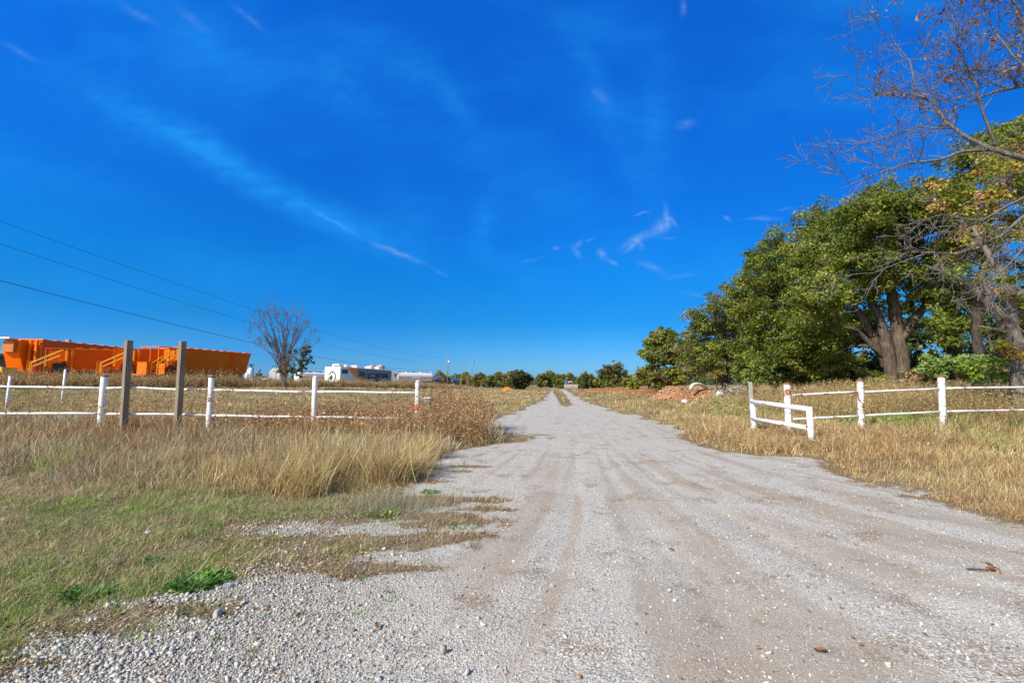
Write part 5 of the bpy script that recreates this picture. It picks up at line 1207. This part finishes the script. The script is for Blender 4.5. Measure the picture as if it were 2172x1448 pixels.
# curved animal-head emblem at the front end
def endplate(name, poly, off, mat):      # same, on the front end; first number grows towards the left of the picture
    e = plate(name, poly, off, mat, body); e.rotation_euler = (0, 0, math.pi / 2); return e
ex, ez = 1.30, vv(.42)
em = [(ex - math.cos(t) * .62, ez + math.sin(t) * .80) for t in np.linspace(2.9, -.9, 12)] + [(ex - math.cos(t) * .47, ez + .02 + math.sin(t) * .60) for t in np.linspace(-.7, 2.7, 12)]
endplate('emblem', em[::-1], .012, GRD); endplate('emblem', [(ex + .60, ez - .25), (ex + .1, ez - .55), (ex - .1, ez - .1), (ex + .15, ez + .35), (ex + .3, ez + .1)], .012, GRD)
endplate('door_outline', [(1.95, vv(.15)), (2.35, vv(.15)), (2.35, vv(.62)), (1.95, vv(.62))], .006, paint('pale_door', (.70, .70, .72), .4, 0, .1))
MB().box(0.0, -.05, Ht - .02, L, -.002, Ht + .03).obj('roof_rail', WH, root)
for px in (730, 745, 766, 796, 812):
    u = u_of(px); MB().box(u - .7, .5, Ht + .004, u + .7, 1.7, Ht + .42).obj('roof_unit', WH, root, .12)
for px in (725, 752): u = u_of(px); MB().box(u - .4, .6, Ht + .004, u + .4, 1.2, Ht + .16).obj('roof_vent', BK, root, .04)
for x in (L - 3, L - 1.8): wheel(root, x, .2, .5); wheel(root, x, 2.4, .5)
MB().box(.3, .3, .0, .5, .5, .55).box(2.8, .3, 0, 3.0, .5, .55).obj('landing_leg', BK, root)
RUSTT = paint('rusty_tank', (.55, .24, .10), .8, 0, .9, (.78, .70, .62), .8)
for px, lab in ((787, 'left of two round rusty tanks standing beyond the white trailer'), (806, 'right of two round rusty tanks standing beyond the white trailer')):
    d = 96; q = base_at(px, d); z0_, z1_ = Wp(px, 790, d).z - q[2], Wp(px, 775, d).z - q[2]
    root = empty('storage_tank', q); tag(root, lab, 'tank', 'two rusty tanks beyond the white trailer')
    MB().tube([(0, 0, .0), (0, 0, z1_ - .25), (0, 0, z1_ - .05), (0, 0, z1_)], [.88, .88, .80, .3], 20).obj('shell', RUSTT, root, smooth=False)
    MB().tube([(0, 0, z1_), (0, 0, z1_ + .15)], .16, 8).obj('lid', WH, root)

# ---- white tankers with orange stripes
def tanker(lab, pxa, da, pxb, db, top, depth, stripe, hand=True):
    Pa, Pb = near(pxa, da), near(pxb, db); L = math.hypot(Pb[0] - Pa[0], Pb[1] - Pa[1]); zg = float(terr(*Pa))
    root = empty('tank_trailer', (Pa[0], Pa[1], zg), math.atan2(Pb[1] - Pa[1], Pb[0] - Pa[0])); tag(root, lab, 'tank trailer')
    zt = Wp(pxa, top, da).z - zg; r = min(1.25, (zt - .9) / 2 + .1); zc = zt - r
    oc = [(math.cos(t) * r + r, zc + math.sin(t) * r * 1.0) for t in np.linspace(0, 2 * math.pi, 17)[:-1]]
    mb = MB(); n = 16; xs = [0, .12, L - .12, L]; sc = [.9, 1, 1, .9]
    for x, s in zip(xs, sc):
        for t in np.linspace(0, 2 * math.pi, 17)[:-1]:
            c, s_ = math.cos(t), math.sin(t); k = (abs(c) ** 3 + abs(s_) ** 3) ** (-1 / 3) ; mb.v.append((x, r + c * k * r * s, zc + s_ * k * r * s))
    for i in range(3):
        for j in range(n): q = i * n; mb.f.append((q + j, q + n + j, q + n + (j + 1) % n, q + (j + 1) % n))
    mb.f.append(tuple(range(n))); mb.f.append(tuple(range(4 * n - 1, 3 * n - 1, -1)))
    tank = mb.obj('tank', WH, root)
    for a, b_2 in stripe: MB().box(L * a, -.025, zc - .10, L * b_2, -.004, zc + .12).obj('orange_stripe', ORG, tank)
    for k in range(5): x = L * (.1 + .2 * k); MB().tube([(x, r, zt - .02), (x, r, zt + .16)], .3, 10).obj('manhole', RUSTT if k % 2 else BK, tank)
    if hand: MB().tube([(.2, .3, zt + .05), (.2, .3, zt + .4), (L - .2, .3, zt + .4), (L - .2, .3, zt + .05)], .03, 5).obj('hand_rail', WH, tank)
    MB().box(0, .3, .85, L, .6, zc - r + .02).box(0, 1.6, .85, L, 1.9, zc - r + .02).obj('chassis', BK, root)
    for x in (L - 1.2, L - 2.4, 1.4): wheel(root, x, .2, .5); wheel(root, x, 2 * r - .2, .5)
    return root, L, zt
r1, L1, zt1 = tanker('white tank trailer with thin orange stripes, right of the swoosh trailer', 843, 92, 918, 97, 789.5, 0, [(.02, .37), (.62, .99)])
MB().box(-1.4, .1, .9, -.06, 2.3, zt1 + .15).obj('cab_module', WH, r1, .04); MB().box(-.6, .085, zt1 - .9, -.3, .099, zt1 - .3).obj('window', GLS, r1)
r2, L2, zt2_ = tanker('white tank trailer left of the swoosh trailer, its near end beside the leafless tree', 634, 78, 690, 82, 789, 0, [(.02, .62), (.70, .99)])
# blocky white machine behind the leafless tree and the pump by the hoppers
q = near(570, 60); zg_ = float(terr(*q)); root = empty('container', (q[0], q[1], zg_), .25); tag(root, 'cream boxy tank container behind the leafless tree', 'container')
zt_ = Wp(575, 781, 60).z - zg_
CR = paint('cream_enamel', (.72, .70, .62), .5, 0, .2)
MB().prism([(0, .6), (1.9, .6), (1.9, zt_), (.35, zt_), (0, zt_ - .5)], 0, 2.2).obj('tank', CR, root, .05)
for k in range(3): MB().box(.45 + k * .5, -.03, .9, .75 + k * .5, -.004, zt_ - .5).obj('panel', WH, root)
MB().tube([(.3, .1, zt_), (.3, .1, zt_ + .35), (1.9, .1, zt_ + .35), (1.9, .1, zt_)], .04, 5).obj('top_rail', BK, root)
MB().box(0, .1, 0, .2, .3, .6).box(1.7, .1, 0, 1.9, .3, .6).obj('leg', BK, root)
q = near(530, 56); zg_ = float(terr(*q)); root = empty('pump_unit', (q[0], q[1], zg_), .1); tag(root, 'white pump unit with a curved hose and black engine right of the hoppers', 'pump')
zt_ = Wp(530, 770, 56).z - zg_
MB().tube([(0, 0, .8), (0, 0, zt_ - 1.0), (0, 0, zt_ - .75), (.05, 0, zt_ - .55)], [.38, .38, .28, .12], 14).tube([(-.25, -.3, .8), (-.25, -.3, zt_ - 1.3), (-.25, -.3, zt_ - 1.2)], [.22, .22, .1], 12).obj('vessel', WH, root, smooth=True)
MB().tube([(.05, 0, zt_ - .6), (.08, 0, zt_ - .35), (-.1, 0, zt_ - .15), (-.25, 0, zt_ - .2)], .10, 8).tube([(.0, 0, zt_ - .2), (.3, 0, zt_ - .15), (.42, 0, zt_ - .4), (.3, 0, zt_ - .75)], .06, 8).obj('hose', BK, root, smooth=True)
e = MB().box(.55, -.4, .9, 1.7, .6, 1.35).box(.7, -.3, 1.354, 1.25, .4, 1.75).obj('engine', BK, root, .06)
MB().tube([(1.0, 0, 1.75), (1.0, 0, 2.0), (1.2, 0, 2.15)], .09, 8).obj('exhaust', BK, e, smooth=True)
MB().box(-.5, -.6, .5, 2.2, .8, .8).obj('skid', WH, root, .03); MB().box(1.5, -.5, .81, 2.3, .5, 1.15).obj('housing', WH, root, .12)
MB().box(-.4, -.5, 0, -.2, .6, .5).box(1.9, -.5, 0, 2.1, .6, .5).obj('leg', BK, root)
# blue tarpaulined machines
BL = paint('blue_tarpaulin', (.012, .09, .40), .6, 0, .12, (.01, .02, .12), 1.5)
def blue(lab, pxa, d, wpx, top, bot, flip):
    q = near(pxa, d); zg_ = float(terr(*q)); root = empty('covered_machine', (q[0], q[1], zg_), .15); tag(root, lab, 'machine')
    w = wpx / F * d; zt_ = Wp(pxa, top, d).z - zg_; zb_ = max(.5, Wp(pxa, bot, d).z - zg_)
    prof = [(0, zb_ + .35), (w * .18, zt_ - .28), (w * .4, zt_ - .02), (w * .75, zt_), (w * .98, zt_ - .15), (w, zb_ + .55), (w * .7, zb_ + .8), (w * .35, zb_ + .45)]
    if flip: prof = [(w - a, z) for a, z in prof][::-1]
    MB().prism(prof, -.9, 1.0).obj('tarpaulin', BL, root, .08)
    MB().box(w * .2, -.7, .5, w * .95, .8, zb_ + .5).obj('machine_body', BK, root, .05)
    MB().box(-w * .2, -.6, .42, w * 1.02, .7, .62).obj('frame', paint('navy_steel', (.05, .05, .14), .5, .2, .3), root, .02)
    for x in (w * .25, w * .8): wheel(root, x, -.65, .42); wheel(root, x, .65, .42)
blue('left one of two blue tarpaulined machines, hard against the striped tank trailer', 920, 104, 15, 797, 810, False)
blue('right one of two blue tarpaulined machines, just right of the utility pole', 955, 108, 20, 801, 812, False)

# ---------------------------------------------------------------- bulldozer
d = 97.0; q = near(1208, d); zg_ = float(terr(*q)); root = empty('bulldozer', (q[0], q[1], zg_), 0.0); tag(root, 'blue bulldozer facing the viewer with a wide pale blade', 'bulldozer')
BLU = paint('dozer_blue', (.05, .16, .30), .5, .1, .2); YL = paint('dozer_yellow', (.78, .42, .05), .5, 0, .2); ST = paint('worn_blade_steel', (.42, .40, .41), .4, .3, .5, (.35, .26, .2), 1.2)
pr_ = [(0, .05), (-.12, .35), (-.14, .7), (-.04, 1.0), (.04, 1.0), (-.04, .7), (-.03, .35), (.1, .05)]
bl = MB(); n = len(pr_); vv_ = [(-1.42, -2.3 + p[0], p[1]) for p in pr_] + [(1.42, -2.3 + p[0], p[1]) for p in pr_]
bl.add(vv_, [tuple(range(n)), tuple(range(2 * n - 1, n - 1, -1))] + [(i + n, (i + 1) % n + n, (i + 1) % n, i) for i in range(n)]); blade = bl.obj('blade', ST, root)
MB().box(-1.46, -2.3, 1.003, 1.46, -2.22, 1.22).obj('spill_guard', paint('rusty_guard', (.30, .12, .07), .8, 0, .6), blade)
for sxx in (-1, 1):
    MB().tube([(sxx * 1.0, -2.2, .5), (sxx * 1.05, 0, .55)], .09, 8).obj('push_arm', BLU, root)
    tr_ = MB().prism([(0, 0)], 0, 0) if False else MB()
    pr2 = [(-1.5, .45), (-1.3, .1), (1.3, .02), (1.6, .35), (1.5, .8), (1.2, .95), (-1.1, .95), (-1.4, .8)]; x0_ = sxx * .95 - .22; n2 = len(pr2)
    tr_.add([(x0_, p[0], p[1]) for p in pr2] + [(x0_ + .44, p[0], p[1]) for p in pr2], [tuple(range(n2)), tuple(range(2 * n2 - 1, n2 - 1, -1))] + [(i + n2, (i + 1) % n2 + n2, (i + 1) % n2, i) for i in range(n2)])
    tr_.obj('track', BK, root, .03)
MB().box(-.48, -1.6, .8, .48, .2, 1.55).obj('engine_hood', BLU, root, .06); MB().box(-.36, -1.63, .95, .36, -1.604, 1.45).obj('grille', BK, root)
MB().box(-.42, -1.3, 1.553, .42, -.7, 1.78).obj('hood_top', YL, root, .03)
MB().box(-.80, .2, .95, .80, 1.5, 1.3).obj('cab_base', BLU, root, .03)
for xx_ in (-.78, .70):
    for yy_ in (.2, 1.4): MB().box(xx_, yy_, 1.303, xx_ + .08, yy_ + .08, 2.7).obj('roof_post', BLU, root)
MB().box(-.85, .1, 2.703, .85, 1.6, 2.82).obj('roof', BK, root, .03); MB().box(-.4, .9, 1.303, .4, 1.3, 2.1).obj('seat', BK, root, .05)
MB().tube([(.3, -.5, 1.55), (.3, -.5, 2.2)], .05, 8).obj('exhaust', BK, root)
MB().box(-1.0, -.6, .96, -.52, .8, 1.9).obj('side_tank', BLU, root, .05)

# ---------------------------------------------------------------- spoil heaps, rocks and debris
CLODS = []
def lump(name, label, cat, c, rx, ry, h, mat, seed, rough=.25, res=40, kind=None, shape=None):
    u = np.linspace(-1.15, 1.15, res); X, Y = np.meshgrid(u, u); r = np.sqrt(X ** 2 + Y ** 2)
    Hh = ss(1 - r) if shape is None else shape(X, Y)
    Hh = Hh * (1 + rough * 2 * (fbm(X * 3 + seed, Y * 3, seed, 4) - .5)) + rough * .22 * (fbm(X * 11, Y * 11 + seed, seed + 3, 3) - .5) * (Hh > .02)
    wx, wy = c[0] + X * rx, c[1] + Y * ry; z = terr(wx, wy) + Hh * h - .04 - .25 * (r > 1.02)
    v = np.stack([wx - c[0], wy - c[1], z - c[2]], -1).reshape(-1, 3); i = np.arange(res * res).reshape(res, res)
    q = np.stack([i[:-1, :-1], i[:-1, 1:], i[1:, 1:], i[1:, :-1]], -1).reshape(-1, 4)
    o = mesh_np(name, v, [q], mat, smooth=True); o.location = c; tag(o, label, cat, kind=kind)
    k = np.flatnonzero(Hh.ravel() > .04); k = k[rng.integers(0, len(k), int(len(k) * .28))]; n = len(k)
    CLODS.append(np.stack([wx.ravel()[k] + rng.normal(0, .03 * rx, n), wy.ravel()[k] + rng.normal(0, .03 * ry, n), z.ravel()[k], np.exp(rng.normal(math.log(.019 * rx), .5, n)).clip(.015, .10)], -1)); return o
def earth(name, a, b2, c3):
    m, N, b, o = new_mat(name); co = N.n('ShaderNodeNewGeometry').outputs['Position']
    n1 = N.noise(co, 1.6, 5, .65); n2 = N.noise(co, 8, 4, .7); vo = N.voro(co, 3.2, 'Distance')
    c = N.mix(N.mr(n1, .35, .65), tuple(a), tuple(b2)); c = N.mix(N.m('MULTIPLY', N.mr(vo, .28, .12), N.mr(n2, .4, .6)), c, tuple(c3))
    N.put(b.inputs['Base Color'], c); b.inputs['Roughness'].default_value = .97; b.inputs['Specular IOR Level'].default_value = .1
    bp = N.n('ShaderNodeBump'); bp.inputs['Strength'].default_value = 1; bp.inputs['Distance'].default_value = .18
    N.put(bp.inputs['Height'], N.m('ADD', n2, N.m('MULTIPLY', n1, 1.0))); N.put(b.inputs['Normal'], bp.outputs[0]); return m
RED = earth('red_clay', (.46, .25, .13), (.36, .165, .075), (.68, .52, .36)); ORE = earth('orange_clay', (.75, .25, .03), (.60, .18, .02), (.80, .36, .10))
d = 35.0
def mound_shape(X, Y):
    ridge = np.interp(X, [-1, -.8, -.55, -.3, -.05, .15, .35, .6, .8, 1], [0, .25, .78, .95, .72, .80, .85, .55, .4, 0])
    return ridge * ss((1 - np.abs(Y)) / .85)
q = base_at(1455, d); lump('dirt_mound', 'ragged heap of red clay with pale stones, right of the pale trunked tree', 'mound', (q[0], q[1], q[2]), 2.9, 2.1, 1.02, RED, 5, .35, 60, shape=mound_shape)
q = base_at(1076, 104); lump('dirt_heap', 'bright orange dirt heap at the foot of the dark spreading tree', 'mound', q, 1.75, 1.3, .85, ORE, 9, .3, 30)
q = base_at(1520, d - 1); lump('dirt_mound', 'low brown bank of earth between the red heap and the root heap', 'mound', q, 2.2, 1.5, .55, earth('brown_earth', (.26, .15, .08), (.34, .21, .11), (.5, .38, .26)), 13, .4, 40)
cl_ = np.concatenate(CLODS); cc_ = np.array([(.40, .22, .11), (.33, .155, .07), (.52, .36, .22), (.44, .26, .13), (.62, .50, .36)])[rng.integers(0, 5, len(cl_))]
tag(stones('earth_clods', cl_[:, 0], cl_[:, 1], cl_[:, 2], cl_[:, 3], _cube, _cf, cc_), 'clods and pale stones lying on the heaps of dug earth', kind='stuff')
n = int(2600 * DENS); q = base_at(1448, d); x = rng.normal(q[0] + .1, .75, n); y = rng.normal(q[1] - .1, .5, n)
zz = terr(x, y) + .95 * np.clip(1 - ((x - q[0]) / 2.6) ** 2 - ((y - q[1]) / 2.0) ** 2, 0, 1)
v, f, _ = ribbons(x, y, zz - .15, .32 * rng.uniform(.4, 1.2, n), .012 + 0 * x, rng.uniform(0, 6.28, n), np.abs(rng.normal(.5, .3, n)), rng.normal(.2, .2, n), 3, .3)
tag(mesh_np('dead_grass', v, [f], m_grass, col=np.repeat(pick(GREY + STRAW, n), 8, 0)), 'dead grass draped over the crest of the red heap', kind='stuff')
PALE = paint('pale_culvert', (.66, .62, .55), .8, 0, .5, (.40, .33, .26), 1.5, .4)
P = [Wp(1464, 826, 33.4), Wp(1466, 820, 33.4), Wp(1470, 816, 33.5), Wp(1478, 814, 33.7), Wp(1486, 815, 33.9), Wp(1494, 819, 34.2), Wp(1500, 825, 34.4)]
o = MB().tube([p - P[0] for p in P], [.08, .12, .13, .12, .11, .10, .09], 12).obj('curved_log', PALE, None, smooth=True); o.location = P[0]; tag(o, 'pale bent log arching over the red clay heap', 'log')
def rock(label, g, size, seed, sc=(1, 1, 1), mat=None, name='boulder'):
    import bmesh
    bm = bmesh.new(); bmesh.ops.create_icosphere(bm, subdivisions=3, radius=1); st_ = np.random.default_rng(seed)
    cuts = st_.normal(size=(9, 3)); cuts /= np.linalg.norm(cuts, axis=1)[:, None]; dd = st_.uniform(.62, .9, 9)
    for v_ in bm.verts:
        p = np.array(v_.co)
        for c_, q_ in zip(cuts, dd):
            t = p.dot(c_)
            if t > q_: p = p - c_ * (t - q_) * .92
        v_.co = Vector(p * np.array(sc) * size)
    me = bpy.data.meshes.new(name); bm.to_mesh(me); bm.free(); me.materials.append(mat or ROCK)
    o = bpy.data.objects.new(name, me); C.objects.link(o); o.location = (g[0], g[1], g[2] + size * sc[2] * .55); o.rotation_euler = (0, 0, seed); tag(o, label, 'rock'); return o
ROCK = paint('limestone_rock', (.56, .53, .48), .9, 0, .6, (.30, .25, .19), 2.2, .9); ROCKG = paint('grey_rock', (.45, .44, .42), .9, 0, .4, (.28, .25, .21), 14, .8)
q = base_at(1526, 31); rock('big upright pale boulder left of the root heap', q, .36, 3, (.8, .7, 1.35))
q = base_at(1451, 30); rock('rounded pale boulder at the front of the red heap', q, .27, 8, (1.25, .9, .75))
q = base_at(1412, 38); rock('small pale stone at the left end of the red heap', q, .2, 11, (1.4, .9, .6))
q = base_at(1470, 29); rock('small pale stone right of the rounded boulder', q, .15, 12, (1.4, .9, .6))
g = G(461, 1308); rock('fist sized grey stone on the coarse gravel below the foil', (g.x, g.y, float(ground_z(np.array([g.x]), np.array([g.y]))[0])), .034, 21, (1.3, .9, .8), ROCKG, 'stone')
g = G(1172, 1240); rock('small dark edged stone in the middle of the drive', (g.x, g.y, float(ground_z(np.array([g.x]), np.array([g.y]))[0])), .018, 22, (1.2, .9, .8), ROCKG, 'stone')
# torn out root heap
q = base_at(1556, 30); root = empty('root_heap', q); tag(root, 'torn out stump and roots heaped beside the big pale boulder', 'stump')
rk = []
for k in range(90):
    a = np.array([rng.normal(-.15, .30), rng.normal(0, .25), rng.uniform(.15, .85)]); dr = rng.normal(size=3); dr[2] = abs(dr[2]) * .2 - .6 * rng.random(); dr /= np.linalg.norm(dr); l = rng.uniform(.35, .95)
    rk.append((wiggle(a, a + dr * l, 6, .09), np.linspace(rng.uniform(.018, .05), .008, 6)))
v, f = tube_np(rk, 5); mesh_np('roots', v, [f], BARKP, root, smooth=True)
sb = rock('', (0, 0, .1), .5, 31, (1.3, .8, .85), paint('stump_dark', (.09, .06, .04), .95, 0, .5, (.2, .14, .1), 3, .9), 'stump'); sb.parent = root; sb.location = (.35, .1, .40)
for kx in ('label', 'category'):
    if kx in sb: del sb[kx]
rk = [(wiggle(np.array([rng.uniform(-.5, 1.1), rng.uniform(-.5, .5), .05]), np.array([rng.uniform(-.6, 1.6), rng.uniform(-.6, .6), rng.uniform(.3, .8)]), 5, .05), np.linspace(.02, .006, 5)) for _ in range(60)]
v, f = tube_np(rk, 4); mesh_np('brushwood', v, [f], TWIG, root)
# weeds low in front of the heaps
x, y = zone(int(16000 * DENS), 8.2, 16.5, 17, 33, lambda x, y: ss((x - (1490 - 1086) / F * y) / 1.2) * ss(((1700 - 1086) / F * y - x) / 1.5) * np.clip(.3 + 1.4 * (fbm(x * .7, y * .7, 301, 3) - .3), .1, 1))
weeds('heap_weeds', 'olive and green weeds in front of the root heap', x, y, (.22 + .30 * fbm(x * .7, y * .7, 303, 3)) * rng.uniform(.5, 1.15, len(x)), .012 + 0 * x, OLIVE + STRAW[:4], OLIVE + GREEN[:1] + STRAW[:3], 4.5, .045, curl=.15, twist=.35)
# hidden meter box in the weeds
g = Wp(906, 843, 12.9); z = float(terr(g.x, 12.9)); root = empty('meter_box', (g.x, 12.9, z)); tag(root, 'small grey meter box with a white lid sunk in the weeds behind the end post', 'box')
MB().box(-.08, -.06, 0, .08, .06, g.z - z - .03).obj('body', paint('meter_grey', (.22, .2, .2), .7, 0, .4), root, .01); MB().box(-.10, -.08, g.z - z - .028, .10, .08, g.z - z + .01).obj('lid', WH, root, .01)
# litter
FOIL = paint('crumpled_foil', (.50, .53, .60), .3, .55, .4, (.15, .15, .2), 20, .9)
g = G(482, 1246); o = rock('crumpled silver blue foil lying beside the largest leafy weed', (g.x, g.y, g.z), .034, 41, (1.1, .8, .7), FOIL, 'foil'); o['category'] = 'litter'
g = G(503, 1241); o = rock('smaller crumpled foil ball, right of the other', (g.x, g.y, g.z), .024, 43, (1.1, .8, .8), FOIL, 'foil'); o['category'] = 'litter'
g = G(366, 1254); o = rock('faded pink wrapper left of the largest leafy weed', (g.x, g.y, g.z), .022, 47, (1.5, .8, .35), paint('pink_wrapper', (.62, .38, .36), .6, 0, .4, (.7, .65, .6), 30), 'wrapper'); o['category'] = 'litter'
g = G(313, 1135); o = rock('white scrap of paper lying in the green turf', (g.x, g.y, g.z + .02), .03, 49, (1.2, .9, .5), paint('white_scrap', (.75, .76, .80), .6, 0, .2), 'paper_scrap'); o['category'] = 'litter'
# fallen twig with curled leaves on the right of the drive
g = G(2085, 1214); root = empty('fallen_twig', (g.x, g.y, g.z + .01)); tag(root, 'dark twig with curled brown leaves lying at the right of the drive', 'twig')
MB().tube([(-.10, .02, .01), (-.03, .0, .016), (.05, -.01, .014), (.12, .01, .01)], [.006, .005, .004, .002], 6).obj('stem', paint('dark_twig', (.06, .045, .04), .9, 0, .2), root)
pp = rng.normal(0, .022, (14, 3)) * .8 + np.array([.07, 0, .022]); v, f = cards(pp, .030, 1.7); mesh_np('leaves', v, [f], m_weed, root, col=np.repeat(pick([(.36, .18, .08), (.26, .13, .06)], 14), 4, 0))
for (px, py), lab in (((800, 1334), 'curled rust brown leaf on the gravel, low left of centre'), ((1424, 1165), 'curled orange brown leaf near the middle of the drive'), ((1740, 1385), 'lone curled leaf in the tyre track, lower right')):
    g = G(px, py); z = float(ground_z(np.array([g.x]), np.array([g.y]))[0])
    V = []; 
    for i, t in enumerate(np.linspace(-1, 1, 7)):
        w = .016 * (1 - t * t) ** .6 + .001
        for s in (-1, 0, 1): V.append((t * .028, s * w * .8, .008 + .010 * (s * s) + .008 * math.sin(t * 2.3)))
    i = np.arange(21).reshape(7, 3); q = np.stack([i[:-1, :-1], i[:-1, 1:], i[1:, 1:], i[1:, :-1]], -1).reshape(-1, 4)
    o = mesh_np('fallen_leaf', V, [q], m_weed, smooth=True, col=np.tile(np.array([[.27, .13, .06]]), (21, 1))); o.location = (g.x, g.y, z + .012); o.rotation_euler = (.1, .15, px); tag(o, lab, 'leaf')
